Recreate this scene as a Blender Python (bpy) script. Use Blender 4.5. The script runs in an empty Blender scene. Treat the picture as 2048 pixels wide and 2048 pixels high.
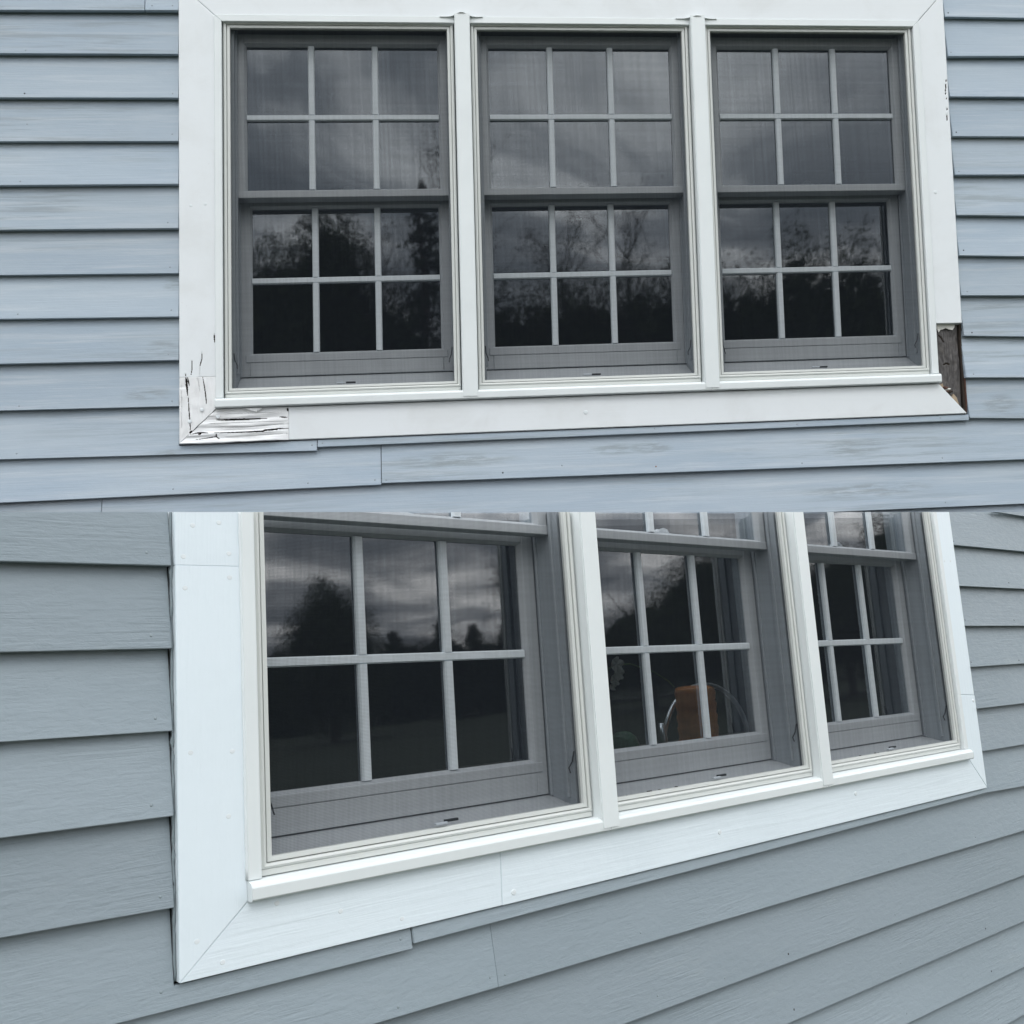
import bpy, bmesh, math, random
from mathutils import Vector, Matrix, noise

R = math.radians
scene = bpy.context.scene
COL = scene.collection

# ------------------------------------------------------------------ camera
CAM_H = 1.6
cam_data = bpy.data.cameras.new('camera')
cam = bpy.data.objects.new('camera', cam_data)
COL.objects.link(cam)
cam_data.sensor_width = 36.0
cam_data.lens = 33.398
cam_data.clip_start = 0.05
cam_data.clip_end = 2000
C_RIGHT = Vector((0.998624, 0.006066, -0.052096))
C_UP = Vector((0.052448, -0.115496, 0.991922))
C_BACK = Vector((0.0, -0.993289, -0.115655))
cam.matrix_world = Matrix(((C_RIGHT.x, C_UP.x, C_BACK.x, 0), (C_RIGHT.y, C_UP.y, C_BACK.y, 0),
                           (C_RIGHT.z, C_UP.z, C_BACK.z, CAM_H), (0, 0, 0, 1)))
scene.camera = cam

# ------------------------------------------------------------------ world: heavy broken cloud
SUN_EL, SUN_AZ = 48.0, 160.0      # azimuth measured from +Y towards +X
world = bpy.data.worlds.new('World')
scene.world = world
world.use_nodes = True
wn, wl = world.node_tree.nodes, world.node_tree.links
wn.clear()
w_out = wn.new('ShaderNodeOutputWorld')
w_bg = wn.new('ShaderNodeBackground')
w_bg.inputs[1].default_value = 0.15
sky = wn.new('ShaderNodeTexSky')
sky.sky_type = 'NISHITA'
sky.sun_disc = False
sky.sun_elevation = R(SUN_EL)
sky.sun_rotation = R(SUN_AZ)
tc = wn.new('ShaderNodeTexCoord')
sep = wn.new('ShaderNodeSeparateXYZ')
wl.new(tc.outputs['Generated'], sep.inputs[0])


def wmath(op, a, b=None, clamp=False):
    n = wn.new('ShaderNodeMath'); n.operation = op; n.use_clamp = clamp
    for i, x in enumerate((a, b)):
        if x is None: continue
        if isinstance(x, (int, float)): n.inputs[i].default_value = x
        else: wl.new(x, n.inputs[i])
    return n.outputs[0]


zc = wmath('ADD', wmath('MAXIMUM', sep.outputs[2], 0.0), 0.16)
cmb = wn.new('ShaderNodeCombineXYZ')
wl.new(wmath('DIVIDE', sep.outputs[0], zc), cmb.inputs[0])
wl.new(wmath('DIVIDE', sep.outputs[1], zc), cmb.inputs[1])


def wnoise(scale, detail, rough, dist, off):
    mp = wn.new('ShaderNodeMapping'); mp.inputs['Location'].default_value = off
    mp.inputs['Scale'].default_value = (1.0, 1.25, 1.0)
    wl.new(cmb.outputs[0], mp.inputs[0])
    n = wn.new('ShaderNodeTexNoise')
    n.inputs['Scale'].default_value = scale; n.inputs['Detail'].default_value = detail
    n.inputs['Roughness'].default_value = rough; n.inputs['Distortion'].default_value = dist
    wl.new(mp.outputs[0], n.inputs[0])
    return n.outputs[0]


cl = wnoise(1.5, 9, 0.55, 0.6, (4.4, 0.3, 0))
ramp = wn.new('ShaderNodeValToRGB')
e = ramp.color_ramp.elements
e[0].position = 0.39; e[0].color = (4.8, 5.3, 6.0, 1)
e[1].position = 0.62; e[1].color = (22.5, 22.6, 22.8, 1)
m = ramp.color_ramp.elements.new(0.50); m.color = (8.6, 9.1, 9.8, 1)
wl.new(cl, ramp.inputs[0])
# the thinner cloud towards the horizon is a little brighter and warmer
low = wn.new('ShaderNodeMapRange'); low.interpolation_type = 'SMOOTHSTEP'
low.inputs[1].default_value = 0.10; low.inputs[2].default_value = 0.36
low.inputs[3].default_value = 1.0; low.inputs[4].default_value = 0.0
wl.new(sep.outputs[2], low.inputs[0])
warm = wn.new('ShaderNodeMix'); warm.data_type = 'RGBA'; warm.blend_type = 'MULTIPLY'
wl.new(low.outputs[0], warm.inputs[0])
wl.new(ramp.outputs[0], warm.inputs[6])
warm.inputs[7].default_value = (1.12, 1.06, 1.02, 1)
cover = wn.new('ShaderNodeMapRange')
cover.inputs[1].default_value = 0.30; cover.inputs[2].default_value = 0.42
cover.inputs[3].default_value = 0.75; cover.inputs[4].default_value = 1.0
wl.new(wnoise(0.45, 5, 0.5, 0.0, (9.0, 4.0, 0)), cover.inputs[0])
wmix = wn.new('ShaderNodeMix'); wmix.data_type = 'RGBA'
wl.new(cover.outputs[0], wmix.inputs[0])
wl.new(sky.outputs[0], wmix.inputs[6])
wl.new(warm.outputs[2], wmix.inputs[7])
wl.new(wmix.outputs[2], w_bg.inputs[0])
wl.new(w_bg.outputs[0], w_out.inputs[0])

# ------------------------------------------------------------------ sun (veiled by cloud) and exposure
sun_data = bpy.data.lights.new('sun', 'SUN')
sun_data.energy = 0.9
sun_data.angle = R(25)
sun_data.color = (1.0, 0.97, 0.93)
sun = bpy.data.objects.new('sun', sun_data)
COL.objects.link(sun)
sd = Vector((math.sin(R(SUN_AZ)) * math.cos(R(SUN_EL)), math.cos(R(SUN_AZ)) * math.cos(R(SUN_EL)), math.sin(R(SUN_EL))))
sun.rotation_euler = sd.to_track_quat('Z', 'Y').to_euler()
sun.location = (0, -6, 20)
vs = scene.view_settings
vs.view_transform = 'Standard'
vs.look = 'None'
vs.exposure = 0.02
vs.gamma = 1.0
vs.use_curve_mapping = False
scene.cycles.transparent_max_bounces = 24
scene.cycles.max_bounces = 10
scene.cycles.glossy_bounces = 5


# ------------------------------------------------------------------ materials
class Mat:
    def __init__(self, name):
        self.m = bpy.data.materials.new(name); self.m.use_nodes = True
        self.n, self.l = self.m.node_tree.nodes, self.m.node_tree.links
        self.p = self.n['Principled BSDF']; self.out = self.n['Material Output']
        self.tc = None

    def coord(self, scale, rand=0.0):
        if self.tc is None:
            self.tc = self.n.new('ShaderNodeTexCoord'); self.oi = self.n.new('ShaderNodeObjectInfo')
        mp = self.n.new('ShaderNodeMapping'); mp.inputs['Scale'].default_value = scale
        self.l.new(self.tc.outputs['Object'], mp.inputs[0])
        if rand:
            cx = self.n.new('ShaderNodeCombineXYZ')
            r = self.math('MULTIPLY', self.oi.outputs['Random'], rand)
            self.l.new(r, cx.inputs[0]); self.l.new(r, cx.inputs[1])
            self.l.new(cx.outputs[0], mp.inputs['Location'])
        return mp.outputs[0]

    def math(self, op, a, b=None, clamp=False):
        n = self.n.new('ShaderNodeMath'); n.operation = op; n.use_clamp = clamp
        for i, x in enumerate((a, b)):
            if x is None: continue
            if isinstance(x, (int, float)): n.inputs[i].default_value = x
            else: self.l.new(x, n.inputs[i])
        return n.outputs[0]

    def noise(self, scale, detail=4, rough=0.55, dist=0.0, rand=0.0):
        n = self.n.new('ShaderNodeTexNoise')
        n.inputs['Scale'].default_value = 1.0; n.inputs['Detail'].default_value = detail
        n.inputs['Roughness'].default_value = rough; n.inputs['Distortion'].default_value = dist
        self.l.new(self.coord(scale, rand), n.inputs[0])
        return n.outputs[0]

    def rng(self, x, a, b, c=0.0, d=1.0):
        n = self.n.new('ShaderNodeMapRange'); n.interpolation_type = 'SMOOTHSTEP'
        for i, v in enumerate((a, b, c, d)): n.inputs[i + 1].default_value = v
        self.l.new(x, n.inputs[0])
        return n.outputs[0]

    def mix(self, f, a, b):
        n = self.n.new('ShaderNodeMix'); n.data_type = 'RGBA'
        for s, x in ((0, f), (6, a), (7, b)):
            if isinstance(x, (int, float)): n.inputs[s].default_value = x
            elif isinstance(x, tuple): n.inputs[s].default_value = (*x, 1)
            else: self.l.new(x, n.inputs[s])
        return n.outputs[2]

    def scalecol(self, col, f):
        n = self.n.new('ShaderNodeMix'); n.data_type = 'RGBA'; n.blend_type = 'MULTIPLY'
        n.inputs[0].default_value = 1.0
        self.l.new(col, n.inputs[6])
        cx = self.n.new('ShaderNodeCombineColor')
        for i in range(3): self.l.new(f, cx.inputs[i])
        self.l.new(cx.outputs[0], n.inputs[7])
        return n.outputs[2]

    def bump(self, h, strength, dist):
        n = self.n.new('ShaderNodeBump'); n.inputs['Strength'].default_value = strength
        n.inputs['Distance'].default_value = dist
        self.l.new(h, n.inputs['Height']); self.l.new(n.outputs[0], self.p.inputs['Normal'])

    def set(self, col=None, rough=None, metal=None, spec=None):
        for nm, v in (('Base Color', col), ('Roughness', rough), ('Metallic', metal), ('Specular IOR Level', spec)):
            if v is None: continue
            if isinstance(v, tuple): self.p.inputs[nm].default_value = (*v, 1)
            elif isinstance(v, (int, float)): self.p.inputs[nm].default_value = v
            else: self.l.new(v, self.p.inputs[nm])
        return self.m


def mat_siding_old():
    M = Mat('weathered_siding_paint')
    blotch = M.noise((1.6, 1, 6), 5, 0.6, 0.4, 30)
    grain = M.noise((7, 1, 240), 6, 0.65, 0.3, 50)
    fade = M.noise((2.0, 1, 46), 6, 0.65, 0.0, 70)
    stain = M.noise((2.4, 1, 60), 8, 0.72, 0.0, 90)
    where = M.noise((0.9, 1, 2.6), 2, 0.5, 0.2, 20)
    c = M.mix(M.rng(blotch, 0.3, 0.7), (0.305, 0.376, 0.446), (0.358, 0.424, 0.482))
    c = M.mix(M.math('MULTIPLY', M.rng(fade, 0.46, 0.72), 0.65), c, (0.44, 0.492, 0.535))
    sf = M.math('MULTIPLY', M.rng(stain, 0.47, 0.64), M.rng(where, 0.42, 0.60))
    c = M.mix(M.math('MULTIPLY', sf, 0.6), c, (0.225, 0.262, 0.275))
    # worn smudges where the paint has rubbed through
    sx_ = M.n.new('ShaderNodeSeparateXYZ'); M.l.new(M.tc.outputs['Object'], sx_.inputs[0])
    rough_n = M.noise((9, 1, 90), 7, 0.72)
    for (X, Z, rx, rz) in ((.932, 2.05, .14, .036), (.262, 2.079, .08, .030), (-.383, 2.063, .25, .030), (.975, 1.909, .28, .030), (1.46, 2.174, .075, .045),
                           (-1.184, 2.122, .16, .015), (-1.297, 2.305, .09, .028), (.144, 2.077, .12, .022), (-1.216, 2.647, .04, .026), (-1.249, 2.446, .06, .034)):
        dx = M.math('DIVIDE', M.math('SUBTRACT', sx_.outputs[0], X), rx); dz_ = M.math('DIVIDE', M.math('SUBTRACT', sx_.outputs[2], Z), rz)
        d2 = M.math('ADD', M.math('MULTIPLY', dx, dx), M.math('MULTIPLY', dz_, dz_))
        mk = M.math('MULTIPLY', M.rng(d2, 0.0, 1.0, 1.0, 0.0), M.rng(rough_n, 0.40, 0.60))
        c = M.mix(M.math('MULTIPLY', mk, 0.74), c, (0.225, 0.262, 0.275))
    c = M.mix(M.math('MULTIPLY', M.rng(grain, 0.60, 0.74), 0.16), c, (0.22, 0.25, 0.28))
    c = M.scalecol(c, M.rng(M.oi.outputs['Random'], 0, 1, 0.93, 1.05))
    h = M.math('ADD', M.math('MULTIPLY', grain, 0.8), M.math('MULTIPLY', M.noise((40, 1, 60), 4, 0.6, 0, 11), 0.5))
    M.bump(h, 0.55, 0.0016)
    return M.set(c, M.rng(blotch, 0.2, 0.8, 0.5, 0.68), spec=0.35)


def mat_siding_new():
    M = Mat('fresh_grey_siding_paint')
    blotch = M.noise((1.3, 1, 4), 4, 0.55, 0.4, 30)
    grain = M.noise((9, 1, 170), 5, 0.6, 0.9, 50)
    lump = M.noise((55, 1, 120), 4, 0.6, 0.3, 20)
    where = M.noise((4.5, 1, 7), 3, 0.5, 0.4, 60)
    c = M.mix(M.rng(blotch, 0.3, 0.7), (0.238, 0.287, 0.318), (0.258, 0.307, 0.340))
    c = M.scalecol(c, M.rng(M.oi.outputs['Random'], 0, 1, 0.92, 1.04))
    c = M.mix(M.math('MULTIPLY', M.rng(M.noise((6, 1, 22), 6, 0.7, 0.2, 44), 0.55, 0.75), 0.25), c, (0.29, 0.33, 0.345))
    h = M.math('ADD', M.math('MULTIPLY', grain, M.rng(where, 0.42, 0.66, 0.15, 1.1)), M.math('MULTIPLY', lump, 0.9))
    M.bump(h, 0.58, 0.0018)
    return M.set(c, M.rng(lump, 0.3, 0.7, 0.42, 0.56), spec=0.3)


def mat_paint(name, col, dirt, amount, rough, bumpy, vertical=False):
    M = Mat(name)
    sc = (150, 1, 6) if vertical else (6, 1, 150)
    grain = M.noise(sc, 5, 0.6, 0.4, 40)
    b = M.noise((5, 1, 5), 5, 0.62, 0.4, 25)
    spots = M.noise((60, 1, 60), 4, 0.6, 0.2, 25)
    c = M.mix(M.math('MULTIPLY', M.rng(b, 0.45, 0.75), amount), col, dirt)
    c = M.mix(M.math('MULTIPLY', M.rng(spots, 0.66, 0.78), amount * 0.8), c, dirt)
    M.bump(M.math('ADD', grain, M.math('MULTIPLY', spots, 0.5)), bumpy, 0.0012)
    return M.set(c, rough, spec=0.4)


def mat_plain(name, col, rough=0.5, metal=0.0, var=0.06, scale=12, bump=0.1, spec=None):
    M = Mat(name)
    n = M.noise((scale, scale, scale), 4, 0.6, 0.2, 15)
    c = M.mix(n, tuple(x * (1 - var) for x in col), tuple(min(1, x * (1 + var)) for x in col))
    if bump: M.bump(n, bump, 0.001)
    return M.set(c, rough, metal, spec)


def mat_glass():
    M = Mat('window_glass')
    M.n.remove(M.p)
    fr = M.n.new('ShaderNodeFresnel'); fr.inputs[0].default_value = 2.5
    bp = M.n.new('ShaderNodeBump'); bp.inputs['Strength'].default_value = 0.10; bp.inputs['Distance'].default_value = 0.002
    M.l.new(M.noise((7, 7, 9), 1, 0.4), bp.inputs['Height'])
    gl = M.n.new('ShaderNodeBsdfGlossy'); gl.inputs['Roughness'].default_value = 0.026    # rain-spotted, dusty glass
    gl.inputs['Color'].default_value = (0.88, 0.95, 1.0, 1)
    M.l.new(bp.outputs[0], gl.inputs['Normal'])
    tr = M.n.new('ShaderNodeBsdfTransparent'); tr.inputs[0].default_value = (0.74, 0.80, 0.84, 1)
    mx = M.n.new('ShaderNodeMixShader')
    M.l.new(fr.outputs[0], mx.inputs[0]); M.l.new(tr.outputs[0], mx.inputs[1]); M.l.new(gl.outputs[0], mx.inputs[2])
    M.l.new(mx.outputs[0], M.out.inputs[0])
    return M.m


def mat_paper():
    M = Mat('black_building_paper')
    f = M.noise((130, 1, 14), 6, 0.7, 0.3); g = M.noise((30, 1, 30), 5, 0.65, 0.3)
    c = M.mix(M.rng(f, 0.35, 0.7), (0.035, 0.033, 0.034), (0.115, 0.108, 0.104))
    c = M.mix(M.math('MULTIPLY', M.rng(g, 0.55, 0.75), 0.6), c, (0.17, 0.155, 0.14))
    M.bump(M.math('ADD', f, g), 0.8, 0.002)
    return M.set(c, 0.5, spec=0.4)


def mat_clear():
    M = Mat('light_opening_glass')  # glazing of the opening added to light the counter things
    M.n.remove(M.p)
    tr = M.n.new('ShaderNodeBsdfTransparent'); tr.inputs[0].default_value = (0.9, 0.92, 0.92, 1)
    gl = M.n.new('ShaderNodeBsdfGlossy'); gl.inputs['Roughness'].default_value = 0.02
    mx = M.n.new('ShaderNodeMixShader'); mx.inputs[0].default_value = 0.06
    M.l.new(tr.outputs[0], mx.inputs[1]); M.l.new(gl.outputs[0], mx.inputs[2]); M.l.new(mx.outputs[0], M.out.inputs[0])
    return M.m


def mat_screen():
    """charcoal fibreglass mesh: thread covers part of each opening, the weave is a little uneven"""
    M = Mat('insect_screen_mesh')
    M.n.remove(M.p)
    a = M.noise((150, 1, 1.2), 3, 0.6, 0.05, 12)
    b = M.noise((1.2, 1, 150), 3, 0.6, 0.05, 17)
    cov = M.math('ADD', M.rng(a, 0.3, 0.7, -0.030, 0.030), M.rng(b, 0.3, 0.7, -0.020, 0.020))
    sx_ = M.n.new('ShaderNodeSeparateXYZ'); M.l.new(M.tc.outputs['Object'], sx_.inputs[0])
    for ax in (0, 2):
        wv = M.math('SINE', M.math('MULTIPLY', sx_.outputs[ax], 2 * math.pi / 0.0017))
        cov = M.math('ADD', cov, M.math('MULTIPLY', wv, 0.10))
    cov = M.math('ADD', cov, 0.38)
    df = M.n.new('ShaderNodeBsdfDiffuse'); df.inputs[0].default_value = (0.019, 0.023, 0.029, 1)
    tr = M.n.new('ShaderNodeBsdfTransparent')
    mx = M.n.new('ShaderNodeMixShader')
    M.l.new(cov, mx.inputs[0]); M.l.new(tr.outputs[0], mx.inputs[1]); M.l.new(df.outputs[0], mx.inputs[2])
    M.l.new(mx.outputs[0], M.out.inputs[0])
    return M.m


MT = dict(
    siding_old=mat_siding_old(), siding_new=mat_siding_new(),
    casing_old=mat_paint('weathered_white_paint', (0.70, 0.74, 0.76), (0.55, 0.57, 0.56), 0.35, 0.5, 0.18),
    casing_old_v=mat_paint('weathered_white_paint_upright', (0.70, 0.74, 0.76), (0.55, 0.57, 0.56), 0.35, 0.5, 0.18, True),
    rot=mat_paint('blistered_white_paint', (0.74, 0.76, 0.77), (0.50, 0.50, 0.47), 0.45, 0.45, 0.4),
    casing_new=mat_paint('fresh_white_paint', (0.70, 0.78, 0.825), (0.63, 0.71, 0.755), 0.4, 0.38, 0.6),
    casing_new_v=mat_paint('fresh_white_paint_upright', (0.70, 0.78, 0.825), (0.63, 0.71, 0.755), 0.4, 0.38, 0.6, True),
    vinyl=mat_plain('white_vinyl', (0.675, 0.72, 0.725), 0.38, var=0.07, scale=7, bump=0.03),
    cream=mat_plain('cream_screen_frame', (0.55, 0.575, 0.555), 0.42, var=0.04, bump=0.03),
    sash=mat_plain('grey_sash_vinyl', (0.43, 0.46, 0.48), 0.5, var=0.14, scale=9, bump=0.04),
    jamb=mat_plain('grey_jamb_vinyl', (0.31, 0.345, 0.37), 0.55, var=0.07, bump=0.04),
    muntin=mat_plain('white_grille', (0.78, 0.85, 0.89), 0.45, var=0.03, bump=0.03),
    lock=mat_plain('white_lock', (0.75, 0.76, 0.76), 0.35, var=0.02, bump=0.0),
    dark=mat_plain('dark_spring_clip', (0.03, 0.035, 0.04), 0.45, var=0.1),
    latch=mat_plain('grey_pull_tab', (0.28, 0.31, 0.34), 0.45, var=0.1),
    caulk=mat_plain('old_caulk', (0.62, 0.62, 0.58), 0.6, var=0.08, bump=0.3, scale=60),
    clear=mat_clear(), glass=mat_glass(), screen=mat_screen(),
    sheath=mat_plain('wall_sheathing', (0.06, 0.055, 0.05), 0.9, var=0.3, scale=20),
    paper=mat_paper(),
    rotwood=mat_plain('dark_rotten_wood', (0.035, 0.026, 0.02), 0.9, var=0.5, scale=60, bump=0.6),
    tanwood=mat_plain('bare_wood', (0.34, 0.27, 0.19), 0.85, var=0.3, scale=80, bump=0.5),
    rust=mat_plain('rusty_scrap', (0.085, 0.042, 0.03), 0.8, var=0.5, scale=120, bump=0.6),
    nail_old=mat_plain('painted_nail', (0.24, 0.28, 0.31), 0.6, var=0.15, scale=90),
    nail_new=mat_plain('painted_over_nail', (0.20, 0.245, 0.265), 0.45, var=0.1, scale=90),
    nail_white=mat_plain('white_painted_nail', (0.68, 0.73, 0.75), 0.45, var=0.06, scale=90),
    nail_dark=mat_plain('dark_nail', (0.03, 0.032, 0.035), 0.6, var=0.2, scale=90),
    nail_rust=mat_plain('rusty_nail', (0.22, 0.12, 0.07), 0.8, var=0.3, scale=90),
    room=mat_plain('dim_room_paint', (0.06, 0.06, 0.066), 0.9, var=0.1, scale=2),
    lid=mat_plain('lid_felt', (0.07, 0.07, 0.072), 0.95, var=0.2, scale=30, bump=0.4),
    concrete=mat_plain('foundation_concrete', (0.30, 0.30, 0.29), 0.9, var=0.15, scale=9, bump=0.4),
    orange=mat_plain('orange_plastic_wrap', (0.95, 0.30, 0.08), 0.35, var=0.3, scale=45, bump=0.8),
    chrome=mat_plain('chrome', (0.80, 0.81, 0.83), 0.30, 1.0, var=0.02, bump=0.0),
    petal=mat_plain('white_petal', (0.75, 0.74, 0.66), 0.6, var=0.06, scale=60),
    stem=mat_plain('green_stem', (0.10, 0.16, 0.05), 0.6, var=0.2, scale=60),
    green=mat_plain('green_ceramic', (0.10, 0.24, 0.13), 0.35, var=0.1, scale=20),
    counter=mat_plain('counter_top', (0.10, 0.09, 0.085), 0.5, var=0.2, scale=30),
    bark=mat_plain('bark', (0.06, 0.05, 0.042), 0.95, var=0.3, scale=9, bump=0.8),
    grass=mat_plain('lawn', (0.026, 0.036, 0.015), 0.95, var=0.45, scale=0.9, bump=0.5),
)


def leaf_mat(name, col):
    M = Mat(name)
    n = M.noise((1.3, 1.3, 1.3), 3, 0.6, 0, 5)
    return M.set(M.mix(n, tuple(c * 0.6 for c in col), tuple(c * 1.35 for c in col)), 0.75, spec=0.2)


LEAF_DARK = leaf_mat('needle_foliage', (0.026, 0.042, 0.022))
LEAF_MID = leaf_mat('leaf_foliage', (0.045, 0.062, 0.026))
LEAF_BUD = leaf_mat('sparse_spring_foliage', (0.062, 0.058, 0.035))


# ------------------------------------------------------------------ wall frames and mesh helpers
class Wall:
    """model coordinates: u along the wall, v up, w out of the casing face (metres times a unit scale)"""
    def __init__(self, t, ex, ez, sx, sz, s, clip):
        self.t = Vector(t) + Vector((0, 0, CAM_H)); self.s, self.sx, self.sz, self.clip = s, sx, sz, clip
        ex, ez = Vector(ex).normalized(), Vector(ez).normalized()
        ey = ez.cross(ex)
        self.rot = Matrix(((ex.x, ey.x, ez.x), (ex.y, ey.y, ez.y), (ex.z, ey.z, ez.z)))

    def loc(self, u, v, w=0.0):
        return Vector((self.s * (u + self.sx * v), -self.s * w, self.s * self.sz * v))

    def world(self, u, v, w=0.0):
        return self.t + self.rot @ self.loc(u, v, w)


WT = Wall((-0.88699, 2.84193, 0.69522), (0.994066, 0.10845, 0.008503), (-0.002998, -0.050817, 0.998703), 0.02811, 0.93775, 1.2, False)
WB = Wall((-0.31542, 1.09472, -0.29103), (0.77609, 0.629685, -0.03437), (0.002998, 0.050817, 0.998703), -0.01752, 0.87729, 0.85, True)
CUT_CO, CUT_NO = Vector((0, 0, CAM_H)), C_UP.copy()      # plane of the added roof that keeps light out of the lean-to


def tag(o, label=None, cat=None, group=None, kind=None):
    for k, v in (('label', label), ('category', cat), ('group', group), ('kind', kind)):
        if v: o[k] = v
    return o


class Thing:
    """an Empty at the base of a thing fixed in a wall's frame; parts are built in (u, v, w)"""
    def __init__(self, name, W, base, label, cat, group=None):
        self.W, self.o = W, bpy.data.objects.new(name, None)
        COL.objects.link(self.o)
        self.base = W.loc(*base)
        self.o.empty_display_size = 0.05
        self.o.matrix_world = Matrix.Translation(W.t + W.rot @ self.base) @ W.rot.to_4x4()
        tag(self.o, label, cat, group, 'thing' if cat else None)

    def part(self, name, bm, mats, parent=None, bevel=0.0, seg=1, smooth=False, label=None):
        W = self.W
        if bevel:
            bmesh.ops.remove_doubles(bm, verts=bm.verts, dist=1e-6)
            bmesh.ops.bevel(bm, geom=[e for e in bm.edges if len(e.link_faces) == 2 and e.calc_face_angle(0) > 0.3],
                            offset=bevel, segments=seg, affect='EDGES', clamp_overlap=True)
        for v in bm.verts:
            v.co = W.loc(v.co.x, v.co.y, v.co.z) - self.base
        if W.clip:
            inv = self.o.matrix_world.inverted()
            co = inv @ CUT_CO; no = (inv.to_3x3() @ CUT_NO).normalized()
            res = bmesh.ops.bisect_plane(bm, geom=bm.verts[:] + bm.edges[:] + bm.faces[:], plane_co=co, plane_no=no, clear_outer=True, dist=1e-6)
            cut = [g for g in res['geom_cut'] if isinstance(g, bmesh.types.BMEdge) and g.is_valid and len(g.link_faces) == 1]
            if not bm.faces:
                bm.free(); return None
            if cut and name not in ('pane', 'screen_mesh'):
                try: bmesh.ops.edgeloop_fill(bm, edges=cut)
                except Exception: pass
        if name in ('pane', 'screen_mesh'):
            bm.normal_update()
            for f in bm.faces:
                if f.normal.y > 0: f.normal_flip()       # sheets face outdoors
        else:
            bmesh.ops.recalc_face_normals(bm, faces=bm.faces)
        me = bpy.data.meshes.new(name); bm.to_mesh(me); bm.free()
        for mt in (mats if isinstance(mats, (list, tuple)) else [mats]): me.materials.append(MT[mt])
        if smooth:
            for p in me.polygons: p.use_smooth = True
        o = bpy.data.objects.new(name, me); COL.objects.link(o)
        o.parent = parent or self.o
        if label: o['label'] = label
        return o


def prism(poly, wf, wb, bm=None):
    """polygon in (u,v) between a front depth and a back depth (numbers or functions of u,v)"""
    bm = bm or bmesh.new()
    f = wf if callable(wf) else (lambda u, v: wf)
    b = wb if callable(wb) else (lambda u, v: wb)
    fr = [bm.verts.new((u, v, f(u, v))) for u, v in poly]
    bk = [bm.verts.new((u, v, b(u, v))) for u, v in poly]
    bm.faces.new(fr); bm.faces.new(bk[::-1])
    n = len(poly)
    for i in range(n):
        j = (i + 1) % n
        bm.faces.new((fr[j], fr[i], bk[i], bk[j]))
    return bm


def box(u0, u1, v0, v1, w0, w1, bm=None):
    return prism([(u0, v0), (u1, v0), (u1, v1), (u0, v1)], w1, w0, bm)


def ring(u0, u1, v0, v1, prof, bm=None):
    """mitred frame: profile of (inset, w) swept round a rectangle"""
    bm = bm or bmesh.new()
    rows = []
    for d, w in prof:
        rows.append([bm.verts.new((a, b, w)) for a, b in ((u0 + d, v0 + d), (u1 - d, v0 + d), (u1 - d, v1 - d), (u0 + d, v1 - d))])
    for a, b in zip(rows, rows[1:]):
        for i in range(4):
            j = (i + 1) % 4
            bm.faces.new((a[i], a[j], b[j], b[i]))
    return bm


def sheet(poly, w):
    bm = bmesh.new()
    bm.faces.new([bm.verts.new((u, v, w)) for u, v in poly])
    return bm


def tube(pts, rad, n=8, bm=None, close=True):
    """tube through (u,v,w) points; rad number or list"""
    bm = bm or bmesh.new()
    pts = [Vector(p) for p in pts]; rows = []
    for i, p in enumerate(pts):
        d = (pts[min(i + 1, len(pts) - 1)] - pts[max(i - 1, 0)]).normalized()
        a = d.cross(Vector((0.13, 0.21, 0.97)))
        if a.length < 1e-3: a = d.cross(Vector((1, 0, 0)))
        a.normalize(); b = d.cross(a)
        r = rad[i] if isinstance(rad, (list, tuple)) else rad
        rows.append([bm.verts.new(p + r * (math.cos(2 * math.pi * k / n) * a + math.sin(2 * math.pi * k / n) * b)) for k in range(n)])
    for x, y in zip(rows, rows[1:]):
        for k in range(n):
            bm.faces.new((x[k], x[(k + 1) % n], y[(k + 1) % n], y[k]))
    if close:
        bm.faces.new(rows[0][::-1]); bm.faces.new(rows[-1])
    return bm


def lathe(c, prof, n=20):
    """profile of (radius, v) turned about the vertical through c=(u,w); radius is in u units"""
    bm = bmesh.new(); rows = []
    for r, v in prof:
        rows.append([bm.verts.new((c[0] + r * math.cos(2 * math.pi * k / n), v, c[1] + r * math.sin(2 * math.pi * k / n))) for k in range(n)])
    for x, y in zip(rows, rows[1:]):
        for k in range(n): bm.faces.new((x[k], x[(k + 1) % n], y[(k + 1) % n], y[k]))
    bm.faces.new(rows[0][::-1]); bm.faces.new(rows[-1])
    return bm


def seg_dist(p, a, b):
    ab = (b[0] - a[0], b[1] - a[1]); L = ab[0] ** 2 + ab[1] ** 2
    t = 0 if L == 0 else max(0, min(1, ((p[0] - a[0]) * ab[0] + (p[1] - a[1]) * ab[1]) / L))
    return math.hypot(p[0] - a[0] - t * ab[0], p[1] - a[1] - t * ab[1]), t


def nz(x, y, z=0.0):
    return noise.noise(Vector((x, y, z)))


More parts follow.
